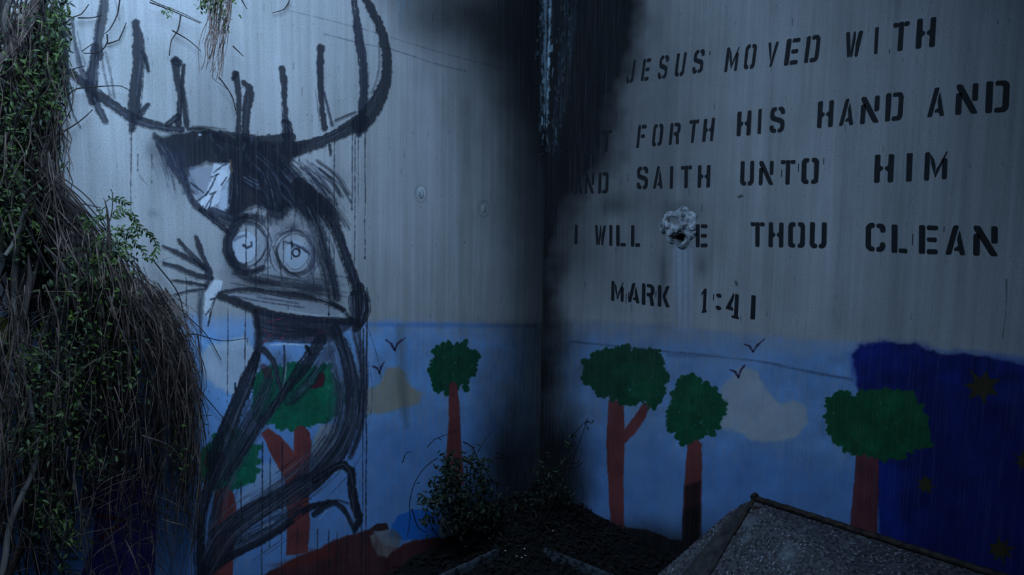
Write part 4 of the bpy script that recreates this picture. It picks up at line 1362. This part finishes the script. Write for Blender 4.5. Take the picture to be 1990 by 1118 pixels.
# ---------------------------------------------------------------- broken hole in the right wall
def chunk(name, c, s, parent, m, seed):
    r = random.Random(seed)
    bm = bmesh.new()
    bmesh.ops.create_icosphere(bm, subdivisions=2, radius=1)
    for v in bm.verts:
        d = v.co.normalized()
        k = 1 + .28 * math.sin(d.x * 4 + seed) * math.cos(d.y * 5 - seed) + r.uniform(-.14, .14)
        v.co = Vector((c[0] + d.x * s[0] * k, c[1] + d.y * s[1] * k, c[2] + d.z * s[2] * k))
    me = bpy.data.meshes.new(name)
    bm.to_mesh(me)
    bm.free()
    return link(name, me, m, parent)


hol = group_part('broken_hole', wall_right, 'rough hole broken in the right wall with crumbling pale rim')
# crumbled cement patch spreading round the hole, off centre above it
oc = on_right(1320, 440)
ow = abs(on_right(1356, 440)[1] - on_right(1284, 440)[1]) / 2
oh = abs(on_right(1320, 404)[2] - on_right(1320, 482)[2]) / 2
bm = bmesh.new()
NR, NA = 14, 56
rings = []
for i in range(NR):
    t = i / (NR - 1)
    ring = []
    for k in range(NA):
        a = 2 * math.pi * k / NA
        wob = 1 + .10 * math.sin(3 * a + 1) + .08 * math.sin(7 * a + 2)
        iy, iz = hy + .030 * math.cos(a) * wob, hz + .024 * math.sin(a) * wob
        oy, oz = oc[1] + ow * math.cos(a) * wob, oc[2] + oh * math.sin(a) * wob
        y_, z_ = iy + (oy - iy) * t, iz + (oz - iz) * t
        n_ = math.sin(y_ * 62 + 1.3) * math.sin(z_ * 70 + .7) * 1.3 + .3 * math.sin(y_ * 150 + z_ * 130)
        hgt = (.016 + .010 * n_) * math.sin(math.pi * min(1, t * .88 + .14)) + random.uniform(-.0018, .0018)
        d2 = math.hypot(y_ - on_right(1311, 429)[1], z_ - on_right(1311, 429)[2])
        hgt -= .030 * math.exp(-(d2 / .014) ** 2)
        if i == NR - 1:
            hgt = -.002
        if i == 0:
            hgt = -.03
        ring.append(bm.verts.new((-hgt, y_, z_)))
    rings.append(ring)
for i in range(NR - 1):
    for k in range(NA):
        bm.faces.new((rings[i][k], rings[i][(k + 1) % NA], rings[i + 1][(k + 1) % NA], rings[i + 1][k]))
me = bpy.data.meshes.new('crumbled_rim')
bm.to_mesh(me)
bm.free()
link('crumbled_rim', me, M_RUBBLE, hol)
for i, (px, py, s) in enumerate(((1298, 440, .013), (1336, 428, .014), (1342, 444, .015), (1300, 456, .010), (1328, 418, .009), (1288, 448, .009), (1350, 452, .008))):
    c = on_right(px, py, .012)
    chunk('rubble_lump', c, (.010, s, s * .9), hol, M_RUBBLE, i + 3)
# dark cavity lining
bm = bmesh.new()
va = [bm.verts.new((.002 + .0, hy + .036 * math.cos(6.283 * k / 20), hz + .028 * math.sin(6.283 * k / 20))) for k in range(20)]
vb = [bm.verts.new((.20, hy + .03 * math.cos(6.283 * k / 20), hz + .02 * math.sin(6.283 * k / 20))) for k in range(20)]
for k in range(20):
    bm.faces.new((va[k], va[(k + 1) % 20], vb[(k + 1) % 20], vb[k]))
bm.faces.new(vb)
me = bpy.data.meshes.new('cavity')
bm.to_mesh(me)
bm.free()
link('cavity', me, M_HOLE, hol)


# ---------------------------------------------------------------- tubes and leaves
def tube_arrays(pts, radii, sides=4):
    P = np.array(pts, float)
    n = len(P)
    R = np.interp(np.linspace(0, 1, n), np.linspace(0, 1, len(radii)), radii) if hasattr(radii, '__len__') else np.full(n, radii)
    T = np.gradient(P, axis=0)
    T /= (np.linalg.norm(T, axis=1, keepdims=True) + 1e-9)
    ref = np.tile(np.array([.31, .84, .2]), (n, 1))
    A = np.cross(T, ref)
    A /= (np.linalg.norm(A, axis=1, keepdims=True) + 1e-9)
    B = np.cross(T, A)
    V = np.concatenate([P + (A * math.cos(2 * math.pi * k / sides) + B * math.sin(2 * math.pi * k / sides)) * R[:, None] for k in range(sides)])
    F = []
    for i in range(n - 1):
        for k in range(sides):
            k2 = (k + 1) % sides
            F.append((k * n + i, k2 * n + i, k2 * n + i + 1, k * n + i + 1))
    return V, F


class Batch:
    def __init__(self):
        self.V, self.F, self.n = [], [], 0

    def add(self, V, F):
        self.V.append(np.asarray(V, float))
        n = self.n
        self.F += [tuple(i + n for i in f) for f in F]
        self.n += len(V)

    def tube(self, pts, r, sides=4, step=None):
        self.add(*tube_arrays(pts, r, sides))

    def leaf(self, p, d, nrm, l, w):
        d = d / (np.linalg.norm(d) + 1e-9)
        s = np.cross(d, nrm)
        s /= (np.linalg.norm(s) + 1e-9)
        up = np.cross(s, d)
        p = np.asarray(p)
        V = [p, p + d * l * .35 + s * w * .5 + up * w * .12, p + d * l * .75 + s * w * .32 + up * w * .05, p + d * l - up * l * .1, p + d * l * .75 - s * w * .32 + up * w * .05, p + d * l * .35 - s * w * .5 + up * w * .12, p + d * l * .5 - up * w * .05]
        self.add(V, [(0, 1, 6), (1, 2, 6), (2, 3, 6), (3, 4, 6), (4, 5, 6), (5, 0, 6)])

    def build(self, name, m, parent=None, smooth=True, **k):
        me = bpy.data.meshes.new(name)
        V = np.concatenate(self.V)
        me.from_pydata(V.tolist(), [], self.F)
        me.update()
        if smooth:
            me.polygons.foreach_set('use_smooth', [True] * len(me.polygons))
        return link(name, me, m, parent, **k)


def rv(s=1.0):
    v = rng.normal(size=3)
    return v / (np.linalg.norm(v) + 1e-9) * s


def clampw(p):
    return np.array([min(p[0], -.03), min(p[1], -.03), max(p[2], .02)])


def path3(pix, offs, wob=.004, step=16, f=None):
    """smooth 3-D path from pixel way-points at given distances off the left wall"""
    f = f or on_left
    pts = spline([(x, y, o * 1000) for (x, y), o in zip(pix, offs)], step)
    out = []
    ph = rng.random(3) * 6
    fr = rng.uniform(.03, .10)
    wob2 = wob * 2.8 if wob >= .002 and len(pix) > 2 and step >= 16 else 0
    f2 = rng.uniform(.12, .42)
    for i, (x, y, o) in enumerate(pts):
        p = f(x, y, o / 1000)
        p = p + np.array([math.sin(i * fr * 9 + ph[0]), .6 * math.sin(i * fr * 7 + ph[1]), .7 * math.sin(i * fr * 8 + ph[2])]) * wob
        p = p + np.array([math.sin(i * f2 + ph[1]), .7 * math.sin(i * f2 * .8 + ph[2]), 0]) * wob2
        if p[1] > -.004:
            p[1] = -.004
        if p[0] > -.004:
            p[0] = -.004
        out.append(p)
    return out


U = random.uniform
# ---------------------------------------------------------------- the vine curtain on the left
vine = thing('hanging_vine', (-2.45, -.2, .0), 'dense tangle of dead and leafy vines hanging down the left edge of the left wall', 'vine')


def stem(pix, offs, r, m=M_STEM, name='stem', parent=vine, sides=7, wob=.005, f=None, label=None):
    b = Batch()
    b.tube(path3(pix, offs, wob, f=f), r, sides)
    o = b.build(name, m, parent)
    if label:
        o['label'] = label
    return o


stem([(30, -20), (15, 60), (18, 140), (22, 210), (35, 260), (40, 340), (30, 460), (40, 600), (20, 800)], [.20] * 9, [.009, .008, .007], M_STEM_PALE)
stem([(75, -20), (40, 50), (10, 90), (-20, 130)], [.26] * 4, [.012, .010])
stem([(60, -20), (30, 60), (15, 110)], [.22] * 3, [.010, .008])
stem([(55, 160), (70, 200), (82, 250), (84, 280), (66, 312), (56, 350), (62, 420), (52, 470)], [.12] * 8, [.009, .010, .008], M_STEM_PALE)
stem([(20, 0), (30, 200), (55, 330), (60, 480), (45, 620), (40, 760), (60, 900), (30, 1118)], [.14] * 8, [.014, .012, .011, .010])
stem([(60, 320), (100, 372), (140, 430), (168, 478), (215, 540), (270, 600), (320, 660)], [.10, .12, .16, .2, .24, .25, .2], [.015, .014, .012, .009])
stem([(75, 385), (110, 440), (150, 500), (180, 540), (230, 610), (290, 680)], [.16, .18, .22, .24, .25, .2], [.012, .010, .007])
stem([(78, 478), (105, 512), (125, 545), (140, 580), (180, 630)], [.30, .31, .31, .30, .28], [.001, .006, .007, .005, .002], M_STEM_PALE, label='pale bare stem')
stem([(10, 1118), (25, 1050), (50, 960), (60, 860), (40, 760)], [.34, .33, .32, .3, .3], [.008, .007, .006], M_STEM_PALE)
stem([(86, 490), (75, 530), (58, 600), (44, 680), (50, 760)], [.2] * 5, [.001, .008, .010, .009, .004])
stem([(0, 500), (40, 420), (55, 405)], [.3] * 3, [.005, .004], M_STEM_PALE)
stem([(66, 490), (60, 530), (52, 570), (45, 620)], [.26] * 4, [.001, .007, .009, .006])
stem([(112, 30), (105, 120), (100, 200), (99, 300), (97, 376)], [.06, .05, .03, .012, .008], [.006, .004, .003])

tw, twd, lf, lfd, lf2 = Batch(), Batch(), Batch(), Batch(), Batch()
# straight woody strands of the diagonal bundle
for _ in range(110):
    k = U(0, 1)
    x0, y0 = 50 + U(-20, 40), 320 + U(-30, 110)
    x1 = 165 + U(-40, 50)
    y1 = y0 + (x1 - x0) * U(1.05, 1.4)
    x2 = x1 + U(40, 110)
    y2 = y1 + (x2 - x1) * U(1.0, 1.7)
    o = U(.06, .26)
    (tw if random.random() < .4 else twd).tube(path3([(x0, y0), ((x0 + x1) / 2, (y0 + y1) / 2 + U(-8, 8)), (x1, y1), (x2, y2)], [o, o + .02, o + .05, o + U(0, .08)], .004), [U(.0018, .004), .001], 3)
# cascade of dead twigs arching over and hanging
for i in range(360):
    t = random.random() ** .8
    # crest from (130,450) to (345,640)
    xs_, ys_ = 120 + 200 * t + U(-30, 20), 430 + 170 * t + U(-30, 40)
    o = U(.10, .38)
    endx = xs_ + U(0, 70) * (1 if t > .5 else .7)
    if t > .55:
        endx = min(endx + U(0, 40), 395)
    xm, ym = xs_ + (endx - xs_) * U(.5, .8), ys_ + U(50, 120)
    ye = ym + abs(random.gauss(150, 160)) + 20
    pts = [(xs_, ys_), (xm, ym), (endx + U(-8, 8), (ym + ye) / 2), (endx + U(-40, 20), ye)]
    (tw if random.random() < .6 else twd).tube(path3(pts, [o, o + U(0, .05), o, o - U(0, .08) if o > .12 else o], U(.002, .009), 20), [U(.0012, .0028), .0008], 3)
# hanging long strands over the lower left
for i in range(330):
    x0 = U(-40, 385)
    if 130 < x0 < 330 and random.random() < .45:
        continue
    y0 = max(U(520, 900), 540 + (x0 - 200) * .9)
    l = U(80, 420)
    o = U(.03, .40)
    dx = U(-30, 30)
    dxx = -10 if x0 > 340 else 0
    tw.tube(path3([(x0, y0), (x0 + dx * .3 + U(-12, 12), y0 + l * .33), (x0 + dx * .7 + U(-18, 18), y0 + l * .66), (x0 + dx + dxx, y0 + l)], [o, o + U(-.02, .03), o, o], U(.002, .010), 20), [U(.001, .0026), .0008], 3)
# outer wispy fringe
for i in range(190):
    y0 = U(540, 700)
    x0 = 270 + (y0 - 520) * .42 + U(-25, 25)
    l = U(60, 420)
    xe = min(355 + U(-15, 32), 392)
    o = U(.02, .22)
    tw.tube(path3([(x0, y0), (x0 + (xe - x0) * .6, y0 + l * .25), (xe + U(-6, 6), y0 + l * .6), (xe + U(-22, 10), y0 + l)], [o] * 4, U(.002, .006), 18), [U(.0010, .002), .0006], 3)
# random crossing curly twigs
for i in range(330):
    x0, y0 = U(-30, 330), U(560, 1120)
    if x0 > 200 and y0 < 640:
        y0 += 120
    a = U(0, 6.28)
    l = U(30, 150)
    cdx, cdy = math.cos(a) * l, abs(math.sin(a)) * l * .9 + 12
    o = U(.05, .42)
    xe = min(x0 + cdx, 380)
    twb = tw if random.random() < .6 else twd
    twb.tube(path3([(x0, y0), ((x0 + xe) / 2 + U(-20, 20), y0 + cdy * .3), (xe, y0 + cdy)], [o, o + U(-.03, .03), o], U(.003, .01), 14), [U(.001, .0022), .0007], 3)
# upper curtain twigs
for i in range(260):
    x0, y0 = U(-40, 118), U(-40, 300)
    l = U(60, 260)
    o = U(.03, .28)
    tw_ = twd if random.random() < .6 else tw
    xe = min(x0 + U(-30, 30), 125)
    tw_.tube(path3([(x0, y0), (x0 + U(-20, 20), y0 + l * .4), (xe, y0 + l)], [o, o + U(-.02, .02), o], U(.002, .012), 18), [U(.0012, .0032), .001], 3)
for i in range(190):
    x0, y0 = U(-40, 120), U(-30, 420)
    l = U(30, 150)
    o = U(.18, .36)
    xe = min(x0 + U(-50, 40), 122)
    (tw if random.random() < .65 else twd).tube(path3([(x0, y0), ((x0 + xe) / 2 + U(-14, 14), y0 + l * .45), (xe, y0 + l)], [o, o + U(-.02, .02), o], U(.003, .010), 16), [U(.0012, .0030), .0008], 3)
# dark woody mass behind the left-hand strands
for i in range(170):
    x0 = U(-60, 110) if i % 3 else U(60, 330)
    y0 = U(280, 1000) if i % 3 else U(640, 980)
    l = U(90, 300)
    o = U(.015, .10)
    xe = min(x0 + U(-50, 50), 345)
    if x0 > 140 and y0 > 760:
        continue
    twd.tube(path3([(x0, y0), (x0 + U(-20, 20), y0 + l * .4), (xe, y0 + l)], [o, o, o], U(.002, .010), 20), [U(.002, .0055), .0015], 4)
# individual thin tendrils reaching across the pale wall
for pix in ([(120, 55), (140, 35), (158, 28), (172, 8)], [(150, 34), (180, 34), (200, 30)], [(232, 0), (228, 30), (214, 58), (205, 66)], [(207, 66), (208, 80), (195, 100), (165, 104), (160, 100), (180, 85)],
            [(208, 86), (232, 78), (240, 60), (246, 44)], [(60, 175), (95, 145), (120, 140), (165, 128)], [(132, 185), (150, 172), (200, 168), (235, 168), (255, 178)],
            [(100, 250), (125, 225), (110, 210)], [(115, 262), (150, 240), (180, 212)], [(98, 255), (120, 262), (138, 280)], [(98, 295), (115, 280), (112, 262)], [(110, 265), (116, 262)],
            [(290, 5), (330, 20), (390, 45)], [(350, 30), (345, 60), (334, 78), (330, 108)], [(335, 60), (370, 80), (392, 100)], [(425, 150), (440, 170), (452, 190), (458, 215)],
            [(470, 0), (480, 18)], [(562, 0), (552, 18), (530, 26)], [(452, 90), (472, 110)], [(105, 390), (160, 396), (196, 404)], [(300, 510), (340, 560), (360, 620), (372, 700)],
            [(320, 560), (350, 600), (400, 650), (430, 700)], [(365, 700), (390, 760), (440, 820), (460, 850)], [(352, 770), (372, 795), (388, 808), (412, 808)], [(385, 650), (392, 720), (388, 790), (378, 850)],
            [(300, 600), (330, 700), (352, 770)], [(355, 655), (380, 650), (430, 662), (475, 658)], [(92, 440), (112, 480), (104, 520), (100, 560)], [(0, 603), (60, 600), (110, 596)]):
    o = U(.01, .05)
    twd.tube(path3(pix, [o] * len(pix), .0015, 10), [.0022, .0012], 4)


# leaves
def scatter(batch, cx, cy, sx, sy, n, o0, o1, l0=.010, l1=.022, xmax=1e9, f=on_left):
    for _ in range(n):
        x, y = random.gauss(cx, sx), random.gauss(cy, sy)
        if x > xmax:
            continue
        p = clampw(f(x, y, U(o0, o1)))
        l = U(l0, l1)
        d = rv() + np.array([0, -.3, -.55])
        batch.leaf(p, d, rv(.6) + np.array([-.2, -.8, .6]), l, l * U(.28, .42))


for cx, cy, sx, sy, n, xm in ((100, 60, 22, 60, 900, 137), (60, 90, 40, 60, 700, 137), (60, 180, 40, 60, 1100, 125), (25, 260, 24, 60, 800, 100), (75, 170, 30, 40, 500, 130), (20, 370, 20, 50, 700, 80), (45, 440, 28, 40, 450, 110),
                             (95, 185, 12, 20, 150, 125)):
    scatter(lf, cx, cy, sx, sy, int(n * .40), .05, .32, xmax=xm)
    scatter(lf2, cx, cy, sx, sy, int(n * .25), .10, .34, xmax=xm)
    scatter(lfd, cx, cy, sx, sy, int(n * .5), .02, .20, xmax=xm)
for cx, cy, sx, sy, n in ((190, 530, 30, 32, 900), (205, 590, 26, 40, 600), (140, 560, 26, 30, 260), (180, 660, 38, 40, 620), (140, 740, 36, 44, 420), (240, 720, 22, 28, 200), (110, 820, 36, 44, 360), (60, 860, 34, 36, 280), (180, 900, 20, 20, 110),
                         (95, 985, 24, 26, 230), (130, 1040, 18, 24, 150), (60, 700, 24, 30, 200), (350, 860, 10, 60, 70), (225, 820, 60, 60, 160)):
    scatter(lf, cx, cy, sx, sy, int(n * .6), .15, .36)
    scatter(lf2, cx, cy, sx, sy, int(n * .28), .26, .40)
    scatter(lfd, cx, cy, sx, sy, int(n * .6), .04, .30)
tw.build('dry_twigs', M_TWIG, vine, kind='stuff')
twd.build('dark_twigs', simple('dark_dead_bark', (.07, .06, .055), (.17, .14, .125), 24, .9, 0), vine, kind='stuff')
lf.build('leaves', M_LEAF, vine, False, kind='stuff')
lf2.build('fresh_leaves', M_LEAF2, vine, False, kind='stuff')
lfd.build('shaded_leaves', M_LEAFD, vine, False, kind='stuff')


# ---------------------------------------------------------------- upright sprig in front of the vines
def frond(pix, off, parent, ll=.020, f=on_left, m=M_LEAF2, mode=1, name='frond', n=None):
    b = Batch()
    P = np.array(path3(pix, [off] * len(pix), .001, 6, f=f))
    b.tube(P, [.0016, .0008], 4)
    for i in range(1, len(P)):
        T = P[i] - P[i - 1]
        T /= np.linalg.norm(T) + 1e-9
        side = np.cross(T, -fw)
        side /= np.linalg.norm(side) + 1e-9
        for sg in (-1, 1):
            if random.random() < .12:
                continue
            d = T * .6 + side * sg * .9 + np.array([0, 0, -.35]) + rv(.25)
            b.leaf(P[i], d, -fw + rv(.5), ll * U(.7, 1.15), ll * .36)
    b.leaf(P[-1], P[-1] - P[-2], -fw + rv(.3), ll, ll * .36)
    return b.build(name, m, parent, False)


sprig = thing('leafy_sprig', tuple(on_left(214, 520, .34)), 'upright fern-like green sprig standing above the vine arch against the pale wall', 'plant')
b = Batch()
b.tube(path3([(216, 530), (213, 480), (211, 430), (206, 400), (200, 384)], [.34] * 5, .001, 8), [.005, .0045, .004, .003, .0005], 6)
b.tube(path3([(214, 430), (219, 405), (218, 375), (214, 368)], [.34] * 4, .001, 8), [.0016, .001], 4)
b.build('stem', M_STEM, sprig)
for pix in ([(205, 392), (215, 386), (232, 388), (244, 394)], [(244, 394), (236, 402), (228, 408)], [(211, 425), (228, 416), (248, 412), (262, 430), (276, 446), (284, 452)], [(284, 446), (296, 462), (304, 480), (298, 502)],
            [(212, 430), (198, 420), (184, 430), (172, 428), (166, 422)], [(170, 424), (166, 436), (166, 448)], [(213, 462), (230, 452), (252, 462), (266, 476), (276, 484), (284, 500)], [(213, 455), (202, 452), (194, 462), (188, 474)],
            [(214, 490), (236, 480), (252, 474), (240, 494), (226, 504)], [(214, 450), (228, 442), (244, 446), (252, 456)], [(262, 432), (266, 446), (268, 454)], [(206, 402), (198, 408), (196, 418)], [(256, 412), (262, 424), (258, 440)],
            [(214, 475), (224, 470), (236, 472)], [(214, 500), (205, 496), (196, 504)]):
    frond(pix, .34, sprig, .017)

# ---------------------------------------------------------------- bunch hanging from above at the top
bunch = thing('hanging_tendrils', tuple(on_left(425, -30, .30)), 'small bunch of bare hanging tendrils with green leaves at the top edge', 'vine')
b = Batch()
for i in range(46):
    x0 = U(405, 448)
    ye = U(80, 150) + (x0 - 405) * .2
    xe = 396 + (x0 - 405) * .72 + U(-12, 8)
    b.tube(path3([(x0, -40), (x0 + U(-4, 4), 20), ((x0 + xe) / 2 + U(-6, 6), 70), (xe, ye)], [.30 + U(-.03, .03)] * 4, U(.002, .005), 8), [U(.001, .0018), .0008], 3)
b.tube(path3([(418, 130), (412, 150), (430, 165), (445, 178), (458, 215)], [.22, .2, .14, .08, .02], .001, 8), [.001, .0007], 3)
b.build('tendrils', simple('reddish_tendril', (.30, .22, .19), (.50, .42, .38), 30, .85, 0), bunch, kind='stuff')
b = Batch()
scatter(b, 420, 5, 14, 16, 170, .27, .34, .010, .018)
scatter(b, 397, 4, 6, 8, 60, .27, .34, .010, .016)
scatter(b, 440, 45, 4, 12, 40, .27, .33, .008, .014)
b.build('leaves', M_LEAF2, bunch, False, kind='stuff')
tip = thing('leafy_tendril', tuple(on_left(320, 10, .2)), 'thin stray tendril with a few leaves left of the top bunch', 'vine')
b = Batch()
b.tube(path3([(275, -10), (310, 8), (350, 24), (392, 44)], [.2, .2, .16, .1], .001, 10), [.0016, .0009], 4)
b.build('stem', M_STEM, tip)
b = Batch()
scatter(b, 326, 20, 6, 5, 26, .17, .22, .009, .014)
b.build('leaves', M_LEAF2, tip, False, kind='stuff')

# ---------------------------------------------------------------- shrubs growing at the foot of the walls
def shrub(name, label, base, heads, leaf_mat, f, off, nl=1.0, twigs=20, bare=()):
    t = thing(name, tuple(base), label, 'shrub')
    g = tuple(base)
    b = Batch()
    lv_ = Batch()
    for (hx, hy_, rx, ry, n) in heads:
        tipp = clampw(f(hx, hy_, off))
        mid = (np.array(g) + tipp) / 2 + rv(.03)
        pts = spline([tuple(np.array(g) * 1000), tuple(mid * 1000), tuple(tipp * 1000)], 20)
        b.tube([np.array(p) / 1000 for p in pts], [.004, .0015], 5)
        for _ in range(int(n * nl)):
            p = clampw(f(random.gauss(hx, rx), random.gauss(hy_, ry), off + U(-.08, .08)))
            l = U(.018, .034)
            lv_.leaf(p, rv() + np.array([0, 0, .1]), rv(.6) + np.array([-.5, -.6, .6]), l, l * .42)
        for _ in range(max(2, n // 22)):
            q_ = clampw(f(random.gauss(hx, rx * 1.3), random.gauss(hy_, ry * 1.3), off))
            b.tube([tipp, (tipp + q_) / 2 + rv(.01), q_], [.0014, .0008], 3)
    for pix in bare:
        b.tube(path3(pix, [off] * len(pix), .002, 10, f=f), [.0026, .0014], 4)
    b.build('branches', M_LITTER, t)
    lv_.build('leaves', leaf_mat, t, False, kind='stuff')
    return t


def gz(p):
    return (p[0], p[1], .03)


shrub('leafy_shrub', 'dark green shrub at the foot of the left wall beside the painted pond', gz(on_left(905, 1030, .14)),
      [(870, 905, 10, 14, 80), (880, 940, 16, 18, 150), (862, 955, 18, 12, 110), (850, 975, 14, 8, 50), (900, 970, 22, 20, 180), (915, 900, 10, 12, 50), (935, 920, 8, 16, 50), (938, 950, 14, 16, 80), (885, 1000, 24, 14, 150), (920, 1000, 30, 22, 150),
       (835, 978, 12, 5, 26), (832, 1010, 5, 12, 26), (950, 990, 30, 20, 60), (960, 1020, 40, 18, 60)], M_LEAFD, on_left, .15,
      bare=([(850, 890), (830, 905), (808, 935), (797, 970), (797, 1010), (790, 1045)], [(800, 990), (812, 1025), (830, 1035)], [(900, 860), (918, 870), (928, 892), (945, 915), (962, 940), (985, 945)], [(945, 915), (930, 900), (905, 903)],
            [(965, 880), (990, 888), (1010, 880)], [(830, 870), (845, 855), (870, 845), (895, 830)], [(928, 880), (940, 860), (958, 836)], [(950, 900), (965, 890), (985, 893), (1020, 885), (1040, 870)], [(783, 900), (790, 880), (800, 878)], [(940, 950), (955, 940), (965, 930)]))
shrub('thorny_shrub', 'sparse shadowed shrub growing out of the sooty corner', gz((-.30, -.24, 0)),
      [(1072, 912, 12, 12, 36), (1060, 925, 16, 12, 40), (1080, 945, 12, 12, 36), (1040, 970, 26, 12, 36), (1108, 862, 6, 8, 14), (1140, 822, 5, 4, 8), (1020, 1000, 40, 20, 60), (1090, 960, 16, 10, 20)], M_LEAFD, on_right, .22,
      bare=([(1100, 960), (1098, 910), (1100, 885), (1090, 880)], [(1098, 905), (1120, 868), (1112, 850), (1102, 848)], [(1110, 850), (1128, 830), (1144, 812)], [(1098, 912), (1120, 910), (1136, 895)], [(1070, 1000), (1060, 940), (1068, 900)], [(1100, 900), (1125, 900), (1130, 870)]))

# small pale-coloured pebbles and litter on the soil
for i, (x, y) in enumerate(((1004, 1081), (1014, 1084), (1021, 1080), (1019, 1067), (994, 998), (1075, 1032), (1035, 972), (982, 1071))):
    c = on_ground(x, y, .10)
    bm = bmesh.new()
    bmesh.ops.create_icosphere(bm, subdivisions=1, radius=.0045)
    for v in bm.verts:
        v.co = Vector((v.co.x * U(.7, 1.3), v.co.y * U(.7, 1.3), v.co.z * .6)) + Vector(c)
    me = bpy.data.meshes.new('pale_pebble')
    bm.to_mesh(me)
    bm.free()
    o = link('pale_pebble', me, M_CHIP)
    o['label'] = 'tiny pale pebble on the dark soil of the corner'
    o['category'] = 'pebble'
    o['group'] = 'pale pebbles on the corner soil'
b = Batch()
for _ in range(2600):
    x, y = -abs(random.gauss(0, .55)) - .02, -abs(random.gauss(0, .55)) - .02
    d = math.hypot(x, y)
    z = .11 * math.exp(-(d / .42) ** 2) + .05 * math.exp(-(min(-x, -y) / .14) ** 2) * math.exp(-d / 1.6) + U(.0, .03)
    l = U(.015, .04)
    b.leaf(np.array([x, y, z]), rv() * np.array([1, 1, .3]), rv(.5) + np.array([0, 0, 1]), l, l * .4)
b.build('leaf_litter', M_LITTER, floor, False, kind='stuff', label='dead leaf litter on the dark soil')

# ---------------------------------------------------------------- tilted speckled hood at the lower right
hood = thing('tilted_cover', tuple(on_right(1500, 1118, .5) * np.array([1, 1, 0])), 'speckled grey weathered cover with a rusty rim propped against the right wall', 'cover')


def offp(px, py, off):
    return on_right(px, py, off)


A = offp(1466, 972, .10)
B = offp(2080, 1168, .16)
D = offp(1300, 1260, .62)
Cc = offp(2050, 1420, .80)
E = offp(1422, 990, .12)
F_ = offp(1130, 1245, .62)
RA = offp(1452, 985, .105)     # foot of the ridge strip near the apex
RD = offp(1175, 1262, .63)


def slab(name, quad, thick, m, parent, bev=.004, sub=1):
    q3 = [Vector(p) for p in quad]
    n = (q3[1] - q3[0]).cross(q3[-1] - q3[0]).normalized()
    if n.dot(Vector(CAM) - q3[0]) < 0:
        n = -n
    bm = bmesh.new()
    top = [bm.verts.new(p) for p in q3]
    bot = [bm.verts.new(p - n * thick) for p in q3]
    bm.faces.new(top)
    bm.faces.new(bot[::-1])
    k = len(q3)
    for i in range(k):
        bm.faces.new((top[i], bot[i], bot[(i + 1) % k], top[(i + 1) % k]))
    bmesh.ops.recalc_face_normals(bm, faces=bm.faces[:])
    bmesh.ops.bevel(bm, geom=bm.edges[:], offset=bev, segments=2, affect='EDGES')
    me = bpy.data.meshes.new(name)
    bm.to_mesh(me)
    bm.free()
    return link(name, me, m, parent)


G1 = offp(1392, 1118, .36)     # where the ridge crosses the frame's lower edge
G2 = offp(1372, 1150, .40)
H1 = offp(1286, 1118, .40)
slab('main_panel', [A, B, Cc, D], .02, M_SPECK, hood)
slab('side_panel', [E, A + (D - A) * .02, D, F_], .018, M_SPECK, hood)
# smooth brown strip along the ridge, between the two panels
s1 = E * .62 + A * .38
s2 = E * .06 + A * .94
s3 = D * .99 + F_ * .01
s4 = D * .5 + F_ * .5
lift = np.array([-.004, 0, .006])
slab('ridge_strip', [s1 + lift, s2 + lift, s3 + lift, s4 + lift], .008, M_STRIP, hood, .002)
pn = np.cross(B - A, D - A)
pn /= np.linalg.norm(pn)
if pn @ (CAM - A) < 0:
    pn = -pn
dn = (D - A) / np.linalg.norm(D - A)
for dd, up, r in ((-.004, .010, .012), (.034, .004, .009)):
    b = Batch()
    n_ = 70
    b.tube([A + (B - A) * i / n_ + dn * dd + pn * up + rv(.0016) for i in range(n_ + 1)], [r, r], 8)
    b.build('rim_bar', M_RUST, hood)
b = Batch()
b.tube([A + (D - A) * i / 30 * .25 + np.array([-.004, 0, .006]) + rv(.001) for i in range(31)], [.008, .004], 6)
b.build('ridge_weld', M_RUST, hood)
chunk('corner_knob', A + np.array([0, .0, .012]), (.015, .015, .018), hood, M_RUST, 4)
# legs that carry it
for p in (A * .6 + B * .4, D * .7 + Cc * .3, D * .2 + F_ * .8, Cc * .9 + B * .1, B * .97 + A * .03):
    lo = (p[0] - .02, p[1] - .02, .0)
    hi = (p[0] + .02, p[1] + .02, max(.03, p[2] - .035))
    link('support_block', box_mesh('support_block', lo, hi, .003), M_RUST, hood)
